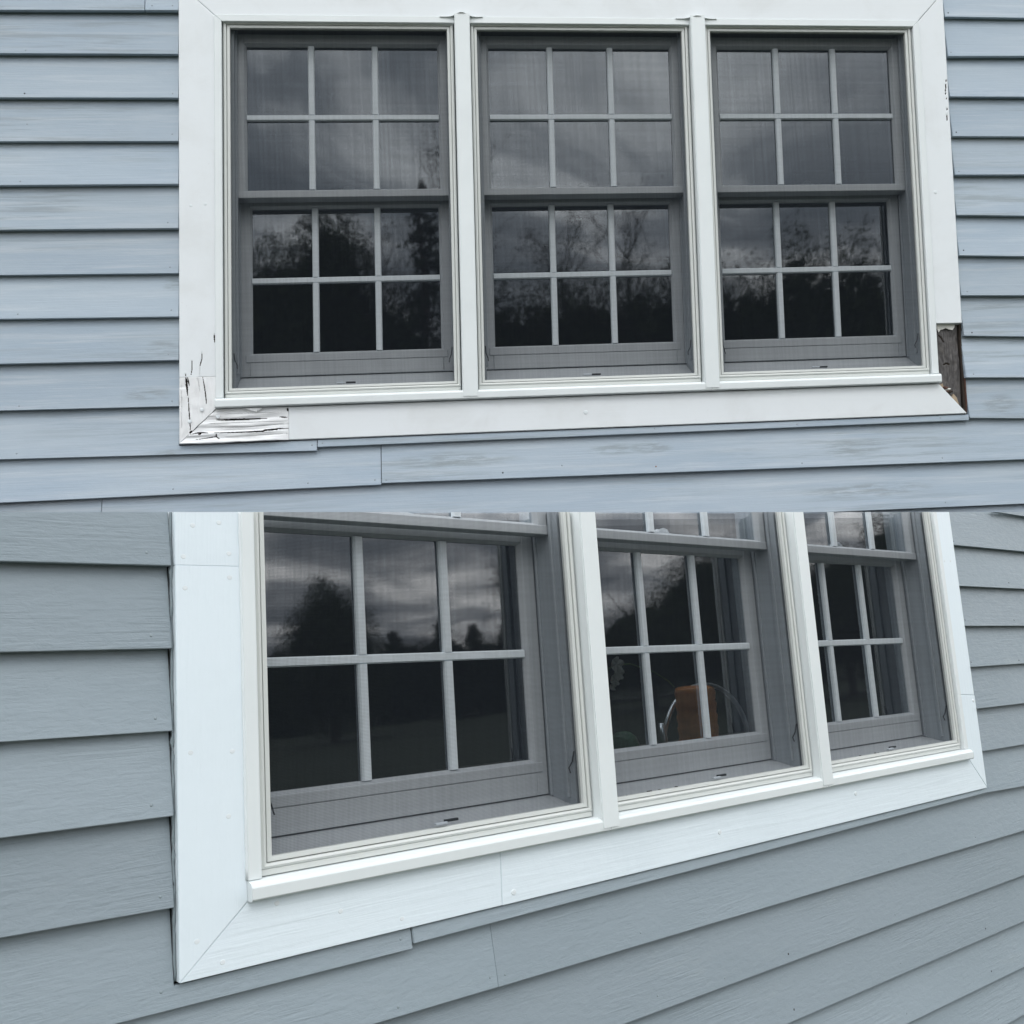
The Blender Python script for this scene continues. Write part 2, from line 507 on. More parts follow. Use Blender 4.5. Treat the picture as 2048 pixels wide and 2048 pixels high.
def heightboard(edge_lo, edge_hi, along_u, n_u, n_v, height, back, cracks):
    """board face as a fine height field, (u,v) range given by four corner lines; faces deep in a crack take material 1"""
    bm = bmesh.new(); g = []; dp = []
    for j in range(n_v + 1):
        row = []; dr = []
        for i in range(n_u + 1):
            u, v = along_u(i / n_u, j / n_v)
            d = 0.0
            for pl, hw, depth in cracks:
                best = 9
                for k in range(len(pl) - 1):
                    q, t = seg_dist((u, v), pl[k], pl[k + 1])
                    tt = (k + t) / (len(pl) - 1)
                    taper = max(0.15, math.sin(math.pi * min(1, max(0, tt * 0.9 + 0.05))))
                    best = min(best, q / (hw * 1.25 * taper * (0.8 + 0.5 * nz(u * 300, v * 300, 3))))
                if best < 1: d = max(d, depth * (1 - best ** 3))
            row.append(bm.verts.new((u, v, height(u, v) - d))); dr.append(d)
        g.append(row); dp.append(dr)
    for j in range(n_v):
        for i in range(n_u):
            f = bm.faces.new((g[j][i], g[j][i + 1], g[j + 1][i + 1], g[j + 1][i]))
            f.smooth = True
            if max(dp[j][i], dp[j][i + 1], dp[j + 1][i + 1], dp[j + 1][i]) > 0.0034: f.material_index = 1
    rim = [g[0][i] for i in range(n_u + 1)] + [g[j][n_u] for j in range(1, n_v + 1)] + \
          [g[n_v][i] for i in range(n_u - 1, -1, -1)] + [g[j][0] for j in range(n_v - 1, 0, -1)]
    bk = [bm.verts.new((p.co.x, p.co.y, back)) for p in rim]
    n = len(rim)
    for i in range(n):
        bm.faces.new((rim[i], bk[i], bk[(i + 1) % n], rim[(i + 1) % n]))
    return bm


# ------------------------------------------------------------------ ground
gm = bmesh.new()
for a, b in ((0, 1),):
    vsq = [gm.verts.new((x, y, 0)) for x, y in ((-400, -400), (400, -400), (400, 400), (-400, 400))]
    gm.faces.new(vsq)
me = bpy.data.meshes.new('ground'); gm.to_mesh(me); gm.free(); me.materials.append(MT['grass'])
ground = bpy.data.objects.new('ground', me); COL.objects.link(ground)
tag(ground, 'mown green lawn in front of the house', kind='structure')

# ------------------------------------------------------------------ clapboard walls
EXP = 0.1225
SLOPE = 0.0155 / EXP
random.seed(4)


def clap(thing, poly, line, mat, nails=(), nail_mat='nail_old', wear=0.0):
    """one clapboard: polygon with its butt on line=((u,v),(u,v)); thin at the top, thick at the butt"""
    (ua, va), (ub, vb) = line
    k = (vb - va) / (ub - ua)
    proud = random.uniform(-0.0008, 0.0012)
    fr = lambda u, v: -0.0028 + proud - SLOPE * (v - va - k * (u - ua))
    bk = lambda u, v: -0.0140 - 0.062 * (v - va - k * (u - ua))
    # split the long butt so it can wander a little
    o = thing.part('clapboard', prism(poly, fr, bk), mat, bevel=0.0011, seg=2)
    if o is None: return
    for u, v, m in nails:
        bm = bmesh.new(); w = fr(u, v); r = 0.0030
        c = bm.verts.new((u, v, w + 0.0010))
        ringv = [bm.verts.new((u + r * math.cos(a * math.pi / 5), v + r * math.sin(a * math.pi / 5) * 1.05, w - 0.0004)) for a in range(10)]
        for a in range(10): bm.faces.new((c, ringv[a], ringv[(a + 1) % 10]))
        thing.part('nail', bm, m, parent=o)
    return o


def rows(thing, butts, u0, u1, ref, mat, nails, top_extra=0.02, joints=None, first_top=None):
    """side courses: butts is a list of (v at ref[0], v at ref[1]) from the top down"""
    for i, (a, b) in enumerate(butts):
        ln = ((ref[0], a), (ref[1], b))
        f = lambda u: a + (b - a) * (u - ref[0]) / (ref[1] - ref[0])
        pv = butts[i - 1] if i else (a + EXP, b + EXP)
        g = lambda u: pv[0] + (pv[1] - pv[0]) * (u - ref[0]) / (ref[1] - ref[0]) + top_extra
        cuts = [u0] + list((joints or {}).get(i, [])) + [u1]
        for s, t in zip(cuts, cuts[1:]):
            s2 = s + (0.0008 if s != u0 else 0); t2 = t - (0.0008 if t != u1 else 0)
            js = random.uniform(-0.0016, 0.0016)
            sa, ta = (s2 + js, t2) if s == u0 else (s2, t2 + js)
            nn = [n for n in nails if s2 < n[0] < t2 and f(n[0]) < n[1] < f(n[0]) + EXP]
            clap(thing, [(sa, f(sa)), (ta, f(ta)), (ta, g(ta)), (sa, g(sa))], ln, mat, nn)


def nl(pts, m):
    return [(u, v, m) for u, v in pts]


# --- the weathered wall
TW = Thing('clapboard_wall', WT, (0.97, -2.0, -0.026),
           'weathered pale blue-grey clapboard wall with patchy faded paint around rotted window trim', 'wall')
n_old = nl([(-.4718, 1.0095), (-.107, .8875), (-.1084, .772), (-.1192, .5216), (-.4815, .6411), (-.4688, .8043), (-.1589, 1.1401),
            (-.1067, 1.1407), (-.1141, .397), (-.4847, .2762), (-.1109, .2769), (-.1175, .1551), (-.4793, .0275), (-.1092, .0262),
            (-.4845, -.0999), (-.1068, -.2130), (.2283, -.2130), (.3983, -.2124), (.4275, -.2138), (.2394, -.1087), (.2662, -.1050),
            (2.0461, 1.0163), (2.0488, .6441), (2.0528, .2756), (2.0562, .0248), (1.5471, -.2186), (1.9502, -.2213), (1.9528, -.3526),
            (1.1418, -.1000), (1.538, -.1045), (1.9514, -.1019), (.8883, -.1946)], 'nail_old')
n_old += nl([(-.474, .8876), (2.0452, 1.1419), (2.0478, .7658), (2.049, .4011), (2.0596, .1501), (.7304, -.2082)], 'nail_dark')
n_old += nl([(1.1416, -.2095)], 'nail_rust')
TL = [(1.2463, 1.2493), (1.1233, 1.1263), (1.0008, 1.0009), (.8762, .875), (.7536, .7516), (.6304, .629), (.5074, .505), (.3841, .3794),
      (.2636, .2583), (.142, .1383), (.0169, .0123)]
TL = [(1.3693, 1.3723)] + TL
TR = [(1.3772, 1.376), (1.2532, 1.252), (1.1291, 1.1279), (1.0032, 1.0045), (.8774, .8765), (.7529, .7511), (.6329, .6317), (.5095, .5045),
      (.3854, .3793), (.2636, .2588), (.1414, .1335), (.0148, .0089)]
UL, UR = -0.80, 2.55
LB, RB = -0.0925, 2.0325
rows(TW, TL, UL, LB, (-.5275, -.0925), 'siding_old', n_old, joints={2: [-.177]})
rows(TW, TR, RB + .002, UR, (2.045, 2.227), 'siding_old', n_old)
# bottom left course wraps under the casing corner
lnA = ((-.5243, -.1136), (.2516, -.1244))
fa = lambda u: lnA[0][1] + (lnA[1][1] - lnA[0][1]) * (u - lnA[0][0]) / (lnA[1][0] - lnA[0][0])
clap(TW, [(UL, fa(UL)), (.2516, fa(.2516)), (.2516, -.0950), (LB - .0005, -.0962), (LB - .0005, .032), (UL, .036)], lnA, 'siding_old',
     [n for n in n_old if n[0] < .25 and -.125 < n[1] < -.09])
lnS = ((.2542, -.1149), (2.0316, -.1120))
fs = lambda u: lnS[0][1] + (lnS[1][1] - lnS[0][1]) * (u - .2542) / (2.0316 - .2542)
clap(TW, [(.2534, fs(.2534)), (2.0352, fs(2.0352)), (2.0352, -.0945), (.2534, -.0945)], lnS, 'siding_old',
     [n for n in n_old if n[0] > .25 and -.115 < n[1] < -.094])
lnR = ((2.045, -.1061), (2.2, -.1134))
fr_ = lambda u: -.1061 + (-.0073) * (u - 2.045) / .155
clap(TW, [(2.0372, fr_(2.0372)), (UR, fr_(UR)), (UR, .03), (2.0372, .034)], lnR, 'siding_old', [])


def full_row(thing, line, top, u0, u1, cuts, mat, nails, gap=.0007):
    (ua, va), (ub, vb) = line
    f = lambda u: va + (vb - va) * (u - ua) / (ub - ua)
    c = [u0] + cuts + [u1]
    for s, t in zip(c, c[1:]):
        s2 = s + (gap if s != u0 else 0); t2 = t - (gap if t != u1 else 0)
        clap(thing, [(s2, f(s2)), (t2, f(t2)), (t2, top(t2)), (s2, top(s2))], line, mat,
             [n for n in nails if s2 < n[0] < t2 and f(n[0]) < n[1] < f(n[0]) + EXP])


full_row(TW, ((-.5232, -.2293), (.7546, -.2250)), lambda u: -.100, UL, .4143, [], 'siding_old', n_old)
full_row(TW, ((.7546, -.2248), (2.1919, -.2361)), lambda u: -.093 - .002 * u, .4157, UR, [], 'siding_old', n_old)
full_row(TW, ((-.5232, -.3490), (2.1836, -.3676)), lambda u: -.205 - .01 * u, UL, UR, [-.2837], 'siding_old', n_old)
full_row(TW, ((-.5232, -.4730), (2.1836, -.4900)), lambda u: -.329 - .009 * u, UL, UR, [1.1], 'siding_old', n_old)
full_row(TW, ((-.5232, -.5960), (2.1836, -.6130)), lambda u: -.453 - .009 * u, UL, UR, [.3], 'siding_old', n_old)
full_row(TW, ((-.5232, -.7180), (2.1836, -.7350)), lambda u: -.576 - .009 * u, UL, UR, [1.5], 'siding_old', n_old)
# courses above the head casing
for va, vt in ((1.2042, 1.2690), (1.2478, 1.3920), (1.3714, 1.4990)):
    full_row(TW, ((0.0, va), (1.0, va + .0008)), lambda u: vt, LB + .0015, RB + .0005, [.9], 'siding_old', [])
full_row(TW, ((0.0, 1.4948), (1.0, 1.4956)), lambda u: 1.56, UL, UR, [.5], 'siding_old', [])
for a, b in ((UL - .075, UL - .0015), (UR + .0015, UR + .075)):
    TW.part('corner_board', box(a, b, -2.0, 1.56, -.050, .002), 'casing_old_v', bevel=.0014)
# sheathing round the opening
HU0, HU1, HV0, HV1 = 0.004, 1.946, 0.004, 1.108


def sheathing(thing, u0, u1, v0, v1, w0, w1):
    bm = bmesh.new()
    box(u0, HU0, v0, v1, w0, w1, bm); box(HU1, u1, v0, v1, w0, w1, bm)
    box(HU0 + 1e-4, HU1 - 1e-4, v0, HV0, w0, w1, bm); box(HU0 + 1e-4, HU1 - 1e-4, HV1, v1, w0, w1, bm)
    return bm


TW.part('sheathing', sheathing(TW, UL - .001, UR + .001, -2.0, 1.56, -.05, -.0262), 'sheath')
TW.part('foundation', box(UL, UR, -2.05, -.76, -.026, -.010), 'concrete')

# black building paper bared where a length of casing is gone
HX0, HX1 = 1.9525, 2.0290


def paper_map(s, t):
    v = -.094 + t * (.200 + .094)
    return HX0 - .004 + s * (HX1 - HX0 + .001), v


def paper_h(u, v):
    x = (u - HX0) / (HX1 - HX0)
    return (-.0185 + .0022 * nz(u * 60, v * 16, 1) + .0016 * nz(u * 150, v * 60, 5) + .0030 * max(0, .25 - x) * 4 * .5
            - .0035 * max(0, x - .86) * 7 + .0012 * math.sin(v * 40 + u * 90))


tear = [([(1.978, .060), (1.9865, .0625), (1.996, .0600)], .0016, .006), ([(1.9665, .150), (1.973, .142), (1.985, .120)], .0012, .004)]
TW.part('building_paper', heightboard(0, 0, paper_map, 44, 120, paper_h, -.026, tear), ['paper', 'rotwood'], label='crumpled black building paper in the gap of the casing')
# dark rotten edge of the clapboards beside the gap
TW.part('rotten_wood', prism([(2.0292, -.094), (2.0345, -.098), (2.0335, .19), (2.0292, .185)], lambda u, v: -.0165 + .003 * nz(u * 200, v * 50, 2), -.0262), 'rotwood')
TW.part('rotten_wood', prism([(2.0338, -.088), (2.0368, -.06), (2.0366, .004), (2.0338, .05)], -.0105, -.018), 'rust')

# --- the fresh grey wall
BW = Thing('clapboard_wall', WB, (0.97, -1.6, -0.026),
           'freshly painted slate-grey clapboard wall of the lean-to under and beside the repaired window', 'wall')
n_new = nl([(-.1258, .517), (-.1203, .3944), (-.1153, .2751), (-.1216, .154), (-.111, .0272), (-.1103, -.1000), (.2323, -.1087),
            (.3882, -.2080), (.4174, -.2105), (.2228, -.2110), (.7202, -.209), (1.5329, -.2172), (1.5317, -.3477), (1.5295, -.465),
            (1.5315, -.5872), (1.9377, -.7151), (1.9449, -.222), (1.5308, -.1000), (2.0514, .1512), (.93, -.3477), (.75, -.335)], 'nail_new')
n_new += nl([(1.1288, -.3473), (1.9322, -.4716), (1.9366, -.5881), (1.1282, -.4657), (2.0388, .6507), (2.3388, .5277), (2.0449, .4058),
             (2.3379, .4043), (2.0466, .2774), (2.3311, .2731)], 'nail_dark')
BUL, BUR = -0.62, 2.95
BL = [(.7415, .7427), (.6193, .6205), (.4971, .4983), (.3755, .3754), (.2586, .2561), (.1367, .1359), (.0138, .0100)]
BR = [(.8900, .8880), (.7660, .7640), (.6392, .6383), (.5115, .5093), (.3882, .3848), (.2633, .2621), (.1379, .1349), (.0126, .0067)]
rows(BW, BL, BUL, -.0945, (-.298, -.0935), 'siding_new', n_new)
rows(BW, BR, 2.0325, BUR, (2.035, 2.45), 'siding_new', n_new)
lnA = ((-.1658, -.1244), (.2510, -.1265))
fa = lambda u: -.1244 - .0021 * (u + .1658) / .4168
clap(BW, [(BUL, fa(BUL)), (.2505, fa(.2505)), (.2505, -.0945), (-.0945, -.0955), (-.0945, .03), (BUL, .034)], lnA, 'siding_new',
     [n for n in n_new if n[0] < .25 and -.124 < n[1] < -.094])
lnS = ((.2539, -.1193), (2.0406, -.1070))
fs = lambda u: -.1193 + .0123 * (u - .2539) / 1.7867
clap(BW, [(.2518, fs(.2518)), (2.0325, fs(2.0325)), (2.0325, -.0942), (.2518, -.0942)], lnS, 'siding_new',
     [n for n in n_new if n[0] > .25 and -.116 < n[1] < -.094])
lnR = ((2.035, -.1070), (2.2, -.1176))
fr2 = lambda u: -.1070 - .0106 * (u - 2.035) / .165 * .6
clap(BW, [(2.0332, fr2(2.0332)), (BUR, fr2(BUR)), (BUR, .03), (2.0332, .034)], ((2.035, fr2(2.035)), (2.4, fr2(2.4))), 'siding_new', [])
full_row(BW, ((.4302, -.2269), (2.216, -.2448)), lambda u: -.098 - .002 * u, BUL, BUR, [.402], 'siding_new', n_new, -.0001)
full_row(BW, ((.6617, -.3613), (2.1799, -.3696)), lambda u: -.200 - .01 * u, BUL, BUR, [-.2], 'siding_new', n_new)
full_row(BW, ((1.1002, -.4868), (2.1435, -.4954)), lambda u: -.338 - .006 * u, BUL, BUR, [], 'siding_new', n_new)
full_row(BW, ((1.5152, -.6080), (2.1074, -.6170)), lambda u: -.459 - .008 * u, BUL, BUR, [.5], 'siding_new', n_new)
full_row(BW, ((1.5152, -.7310), (2.1074, -.7400)), lambda u: -.575 - .014 * u, BUL, BUR, [], 'siding_new', n_new)
full_row(BW, ((1.5152, -.8540), (2.1074, -.8630)), lambda u: -.700 - .014 * u, BUL, BUR, [], 'siding_new', n_new)
for a, b in ((BUL - .06, BUL - .0015), (BUR + .0015, BUR + .06)):
    BW.part('corner_board', box(a, b, -1.75, 1.2, -.050, .002), 'casing_new_v', bevel=.0014)
BW.part('sheathing', sheathing(BW, BUL - .001, BUR + .001, -1.75, 1.2, -.05, -.0262), 'sheath')
BW.part('foundation', box(BUL, BUR, -1.80, -.885, -.026, -.010), 'concrete')


# ------------------------------------------------------------------ the two triple windows
def screen_frame_profile():
    return [(0.0, -.022), (0.0, -.0045), (.0035, -.0030), (.0072, -.0045), (.0076, -.0105), (.0090, -.0105),
            (.0094, -.0060), (.0160, -.0066), (.0164, -.0130), (.0164, -.0170), (0.0, -.022)]


def muntin_bar(u0, u1, v0, v1, wg, vertical):
    bm = bmesh.new()
    hw = (u1 - u0) / 2 if vertical else (v1 - v0) / 2
    prof = [(-hw, wg), (-hw, wg + .005), (-hw * .72, wg + .0085), (hw * .72, wg + .0085), (hw, wg + .005), (hw, wg)]
    ends = []
    for e in (0, 1):
        r = []
        for d, w in prof:
            p = ((u0 + u1) / 2 + d, v1 if e else v0, w) if vertical else (u1 if e else u0, (v0 + v1) / 2 + d, w)
            r.append(bm.verts.new(p))
        ends.append(r)
    n = len(prof)
    for i in range(n):
        j = (i + 1) % n
        bm.faces.new((ends[0][i], ends[0][j], ends[1][j], ends[1][i]))
    bm.faces.new(ends[0]); bm.faces.new(ends[1][::-1])
    return bm


def sash(win, name, c, hw, gh, v_top, v_gtop, vh, v_gbot, v_bot, wf, wg, lower, bead_v=None):
    """stiles and rails are the part; bottom rail, bead, muntins and panes its sub-parts"""
    bm = bmesh.new()
    wb = wf - .034
    for sgn in (-1, 1):
        a, b = sorted((c + sgn * hw, c + sgn * gh))
        box(a, b, v_bot + (.0 if not lower else .0), v_top, wb, wf, bm)
    box(c - gh, c + gh, v_gtop, v_top, wb, wf - .0004, bm)
    sp = win.part(name, bm, 'sash', bevel=.0012)
    # the rest is placed on the glass; a bevelled stop runs round it
    sp2 = sp if sp is not None else win.o
    rail_top = v_gbot if not lower else bead_v
    win.part('bottom_rail', box(c - (hw + .0008 if not lower else gh), c + (hw + .0008 if not lower else gh), v_bot, rail_top, wb, wf + .0015), 'sash', parent=sp2, bevel=.0012)
    if lower:
        win.part('bottom_rail', box(c - hw + .012, c + hw - .012, bead_v + .0008, v_gbot, wb, wf + .0022), 'sash', parent=sp2, bevel=.001)
    win.part('glazing_stop', ring(c - gh, c + gh, v_gbot, v_gtop, [(0, wf - .001), (.0055, wg + .0035), (.0055, wg), (0, wg - .004)]), 'sash', parent=sp2)
    b = .0055
    gu0, gu1, gv0, gv1 = c - gh + b, c + gh - b, v_gbot + b, v_gtop - b
    hm = .0086
    x1, x2 = gu0 + (gu1 - gu0) / 3, gu0 + 2 * (gu1 - gu0) / 3
    wm = wg + .0006
    win.part('muntin', muntin_bar(gu0, gu1, vh - hm, vh + hm, wm, False), 'muntin', parent=sp2)
    for x in (x1, x2):
        win.part('muntin', muntin_bar(x - hm, x + hm, gv0, vh - hm, wm, True), 'muntin', parent=sp2)
        win.part('muntin', muntin_bar(x - hm, x + hm, vh + hm, gv1, wm, True), 'muntin', parent=sp2)
    us = [gu0 - .002, x1, x2, gu1 + .002]; vv = [gv0 - .002, vh, gv1 + .002]
    for j in range(2):
        for i in range(3):
            win.part('pane', sheet([(us[i], vv[j]), (us[i + 1], vv[j]), (us[i + 1], vv[j + 1]), (us[i], vv[j + 1])], wg), 'glass', parent=sp2)
    return sp2


CELLS = [(.0190, .6285), (.6705, 1.2785), (1.3205, 1.9310)]


def build_frame(win, P):
    V0, V1 = .0300, 1.0920
    # flanges
    win.part('head_flange', prism([(0, 1.112), (.0193, 1.0922), (1.9307, 1.0922), (1.95, 1.112)], .004, -.022), 'vinyl', bevel=.0012)
    win.part('side_flange', prism([(0, .0290), (.0188, .0290), (.0188, 1.0925), (0, 1.1117)], .0045, -.022), 'vinyl', bevel=.0012)
    win.part('side_flange', prism([(1.9312, .0290), (1.95, .0290), (1.95, 1.1117), (1.9312, 1.0925)], .0045, -.022), 'vinyl', bevel=.0012)
    # sill noses: sloped top, rounded front
    for a, b in ((-.0004, .6490), (.6494, 1.2990), (1.2994, 1.9504)):
        bm = bmesh.new()
        pr = [(.001, -.022), (.001, .0120), (.0030, .0145), (.0200, .0150), (.0250, .0125), (.0285, .0020), (.0287, -.022)]
        e0 = [bm.verts.new((a, v, w)) for v, w in pr]; e1 = [bm.verts.new((b, v, w)) for v, w in pr]
        n = len(pr)
        for i in range(n):
            j = (i + 1) % n
            bm.faces.new((e0[i], e0[j], e1[j], e1[i]))
        bm.faces.new(e0); bm.faces.new(e1[::-1])
        win.part('sill_nose', bm, 'vinyl', bevel=.0008)
    for a, b in ((.6290, .6700), (1.2790, 1.3200)):
        win.part('mullion_cover', box(a, b, .0060, 1.1165, -.020, .0165), 'vinyl', bevel=.0022, seg=2)
    for k, (a, b) in enumerate(CELLS):
        c = (a + b) / 2 + P['off']
        sf = win.part('screen_frame', ring(a + .0030, b - .0030, .0402, 1.0962, screen_frame_profile()), 'cream')
        win.part('screen_track', box(a + .0032, b - .0032, .0300, .0398, -.022, -.0052), 'cream', bevel=.0008)
        su0, su1, sv0, sv1 = a + .0192, b - .0192, .0564, 1.0800
        win.part('screen_mesh', sheet([(su0, sv0), (su1, sv0), (su1, sv1), (su0, sv1)], -.0125), 'screen', parent=sf)
        # pull tabs on the bottom edge of the screen
        x = a + (b - a) * .5 + (.004 if k != 2 else -.012)
        win.part('pull_tab', box(x - .024, x - .002, sv0 + .0045, sv0 + .0085, -.0118, -.0055), 'latch', parent=sf, bevel=.0008)
        win.part('pull_tab', box(x - .001, x + .024, sv0 + .0060, sv0 + .0105, -.0200, -.0140), 'dark', parent=sf, bevel=.0008)
        # spring clips on the screen's lower corners
        for s, xx in ((1, su0 + .004), (-1, su1 - .004)):
            win.part('spring_clip', tube([(xx, sv0 + .100, -.018), (xx + s * .002, sv0 + .080, -.022), (xx + s * .007, sv0 + .068, -.026), (xx + s * .008, sv0 + .058, -.022)], .0013, 6), 'dark', parent=sf)
        # jamb liners, head, sloped sill
        jl, jr = c - P['jw'], c + P['jw']
        la = a - .0005 if k == 0 else CELLS[k - 1][1] + .0210
        rb = b + .0005 if k == 2 else CELLS[k + 1][0] - .0212
        win.part('jamb', box(la, jl, .02, V1 + .0155, -.128, -.0225), 'jamb')
        win.part('jamb', box(jr, rb, .02, V1 + .0155, -.128, -.0225), 'jamb')
        for s, x in ((1, jl), (-1, jr)):
            for w0, w1, d in ((-.043, -.036, .0055), (-.0875, -.0825, .0045)):
                u0, u1 = sorted((x - s * .001, x + s * d))
                win.part('jamb_stop', box(u0, u1, P['sill_in'], V1 + .007, w0, w1), 'jamb', bevel=.001)
        win.part('head_jamb', box(jl, jr, 1.1000, 1.1075, -.128, -.0225), 'jamb')
        sill = lambda u, v: 0
        bm = bmesh.new()
        si, so = P['sill_in'], P['sill_out']
        pr = [(.015, -.128), (si + .004, -.128), (si, -.094), (so, -.0175), (.015, -.0175)]
        e0 = [bm.verts.new((jl + .0003, v, w)) for v, w in pr]; e1 = [bm.verts.new((jr - .0003, v, w)) for v, w in pr]
        for i in range(5):
            j = (i + 1) % 5
            bm.faces.new((e0[i], e0[j], e1[j], e1[i]))
        bm.faces.new(e0); bm.faces.new(e1[::-1])
        win.part('sill', bm, 'sash')
        # sashes
        us = sash(win, 'upper_sash', c, P['jw'] - .0015, P['gu'], 1.0870, 1.0600, P['uh'], P['ub'], P['ubb'], -.047, -.060, False)
        ls = sash(win, 'lower_sash', c, P['jw'] - .0025, P['gl'], P['lt'], P['lgt'], P['lh'], P['lgb'], P['lrb'], -.092, -.105, True, P['lbd'])
        # lock on the meeting rail, seen through the upper glass
        zl = P['lt']
        x = c + P['lock']
        bm = bmesh.new()
        hump = [(-.030, 0), (-.030, .004), (-.012, .006), (-.006, .013), (.004, .016), (.015, .013), (.020, .005), (.028, .004), (.028, 0)]
        e0 = [bm.verts.new((x + du, zl + dv + .0004, -.097)) for du, dv in hump]; e1 = [bm.verts.new((x + du, zl + dv + .0004, -.114)) for du, dv in hump]
        for i in range(len(hump)):
            j = (i + 1) % len(hump)
            bm.faces.new((e0[i], e0[j], e1[j], e1[i]))
        bm.faces.new(e0); bm.faces.new(e1[::-1])
        win.part('sash_lock', bm, 'lock', parent=ls, bevel=.0012)


def nail_on(win, board, u, v, w, mat, r=.0034, proud=.0011):
    bm = bmesh.new()
    c = bm.verts.new((u, v, w + proud))
    q = [bm.verts.new((u + r * math.cos(a * math.pi / 6), v + r * math.sin(a * math.pi / 6), w + proud * .8)) for a in range(12)]
    q2 = [bm.verts.new((p.co.x + (p.co.x - u) * .25, p.co.y + (p.co.y - v) * .25, w - .0003)) for p in q]
    for a in range(12):
        b = (a + 1) % 12
        bm.faces.new((c, q[a], q[b])); bm.faces.new((q[a], q2[a], q2[b], q[b]))
    win.part('nail', bm, mat, parent=board)


# --- weathered window
TWIN = Thing('triple_window', WT, (0.975, -.092, -.026),
             'three-unit double-hung window with cracked, rotted and partly missing white casing', 'window')
PT = dict(off=.005, jw=.2830, gu=.2610, gl=.2570, uh=.8430, ub=.6265, ubb=.6065, lt=.6455, lgt=.6010, lh=.3845, lgb=.1690, lbd=.1465,
          lrb=.1060, sill_in=.1030, sill_out=.0480, lock=.004)
build_frame(TWIN, PT)
cL, cR, cB, HT = -.0905, 2.0286, -.0920, 1.112
HO = 1.202
G = .0007
TWIN.part('casing_board', prism([(cL + G, HO), (0 + G, HT + G), (1.95 - G, HT + G), (cR - G, HO)], 0, -.026), 'casing_old', bevel=.0014, seg=2)
# left upright: sound upper length, hairline checks near its foot
ck = [([(-.0591, .1372), (-.0591, .1099), (-.0622, .0918)], .0008, .004), ([(-.0333, .1695), (-.0344, .1387), (-.0392, .1206), (-.0397, .0910)], .0009, .004),
      ([(-.0755, .1013), (-.0740, .0905)], .0009, .004), ([(-.0033, .2122), (-.0030, .1812)], .0011, .005)]
def m_left(s, t):
    u = cL + s * (-cL - .0004)
    hi = HT + u / cL * (HO - HT) - G
    return u, .0906 + t ** 1.5 * (hi - .0906)


lc = TWIN.part('casing_board', heightboard(0, 0, m_left, 80, 420,
               lambda u, v: .0004 * nz(u * 40, v * 8, 2) - .0012 * max(0, (-u - .088) / .0025), -.026, ck), ['casing_old_v', 'rotwood'],
               label='left casing board with hairline checks above the rotted foot')
for u, v in ((-.061, .5676), (-.0244, .5708)): nail_on(TWIN, lc, u, v, 0, 'nail_white')
# rotted foot of the left upright
cks = [([(-.0750, .0890), (-.0735, .0831), (-.0715, .0603), (-.0699, .0398)], .0022, .013), ([(-.0700, .0898), (-.0654, .0646)], .0012, .007),
       ([(-.0325, .0885), (-.0285, .0633), (-.0251, .0359), (-.0235, .0131)], .0011, .005), ([(-.0685, .0375), (-.0661, -.0079), (-.0645, -.0306), (-.0626, -.0612)], .0011, .006),
       ([(-.0458, .0878), (-.0418, .0706), (-.0400, .040)], .0008, .003), ([(-.0628, -.058), (-.0616, -.0657)], .0042, .016),
       ([(-.086, .07), (-.084, .02), (-.085, -.05)], .0008, .003)]


def h_foot(u, v):
    x = (u - cL) / .0905
    return (.0013 * nz(u * 130, v * 14, 7) + .0009 * nz(u * 60, v * 40, 1) + .0018 * math.exp(-((u + .050) / .012) ** 2)
            + (.0020 if u < -.0685 - .03 * (v - .04) and v < .06 else 0) * .6 - .002 * max(0, .06 - x) * 12)


def m_foot(s, t):
    u = cL + s * (-cL - .0005)
    lo = u * (-cB / -cL) + .0012
    wob = .0006 * nz(t * 40, 3) if s < .01 else 0
    return u + wob, lo + t * (.0895 - lo)


TWIN.part('casing_board', heightboard(0, 0, m_foot, 96, 150, h_foot, -.026, cks), ['rot', 'rotwood'], label='rotted and cracked foot of the left casing')
# rotted left end of the bottom casing
cks = [([(.0009, -.0299), (.0297, -.0310), (.0709, -.0311), (.1269, -.0306)], .0022, .014),
       ([(-.0033, -.0659), (.0501, -.0670), (.1183, -.0665), (.1204, -.0636), (.1515, -.0617), (.1536, -.0600), (.1810, -.0608)], .0022, .014),
       ([(-.0620, -.0674), (-.0463, -.0641), (-.0340, -.0635), (-.0200, -.0655)], .0016, .012), ([(-.0395, -.0655), (-.0385, -.0690)], .0044, .017),
       ([(.1581, -.0277), (.1789, -.0304)], .0015, .008), ([(-.0113, -.0146), (.0710, -.0156), (.1748, -.0151)], .0008, .0025),
       ([(-.0319, -.0400), (.0297, -.0400), (.1809, -.0405)], .0009, .003), ([(.02, -.0510), (.0708, -.0530), (.1808, -.0474)], .0009, .003),
       ([(-.0524, -.0830), (.0008, -.0763), (.0089, -.0834)], .0011, .004), ([(.0008, -.0690), (.0015, -.0760)], .0012, .006),
       ([(.09, -.077), (.178, -.0745)], .0008, .003), ([(.1780, -.004), (.1800, -.013)], .0022, .006)]


def h_btm(u, v):
    k = max(0, min(1, (.181 - u) / .05))
    step = .0022 * (1 if v < -.066 else 0) * k
    return (k * (.0014 * nz(u * 12, v * 170, 4) + .0011 * nz(u * 30, v * 70, 9) + .0016 * math.sin(v * 260 + 2 * nz(u * 9, 1))) + step
            + .0022 * k * max(0, (-v - .06) / .03))


def m_btm(s, t):
    v = cB + t * (-cB - .0010)
    lo = v * (cL / cB) + .0014
    sag = 0.0012 * nz(s * 14, 2.2) - .0022 * math.exp(-((s - .28) / .2) ** 2) if t < .004 else 0
    return lo + s * (.1812 - lo), v - sag * -1


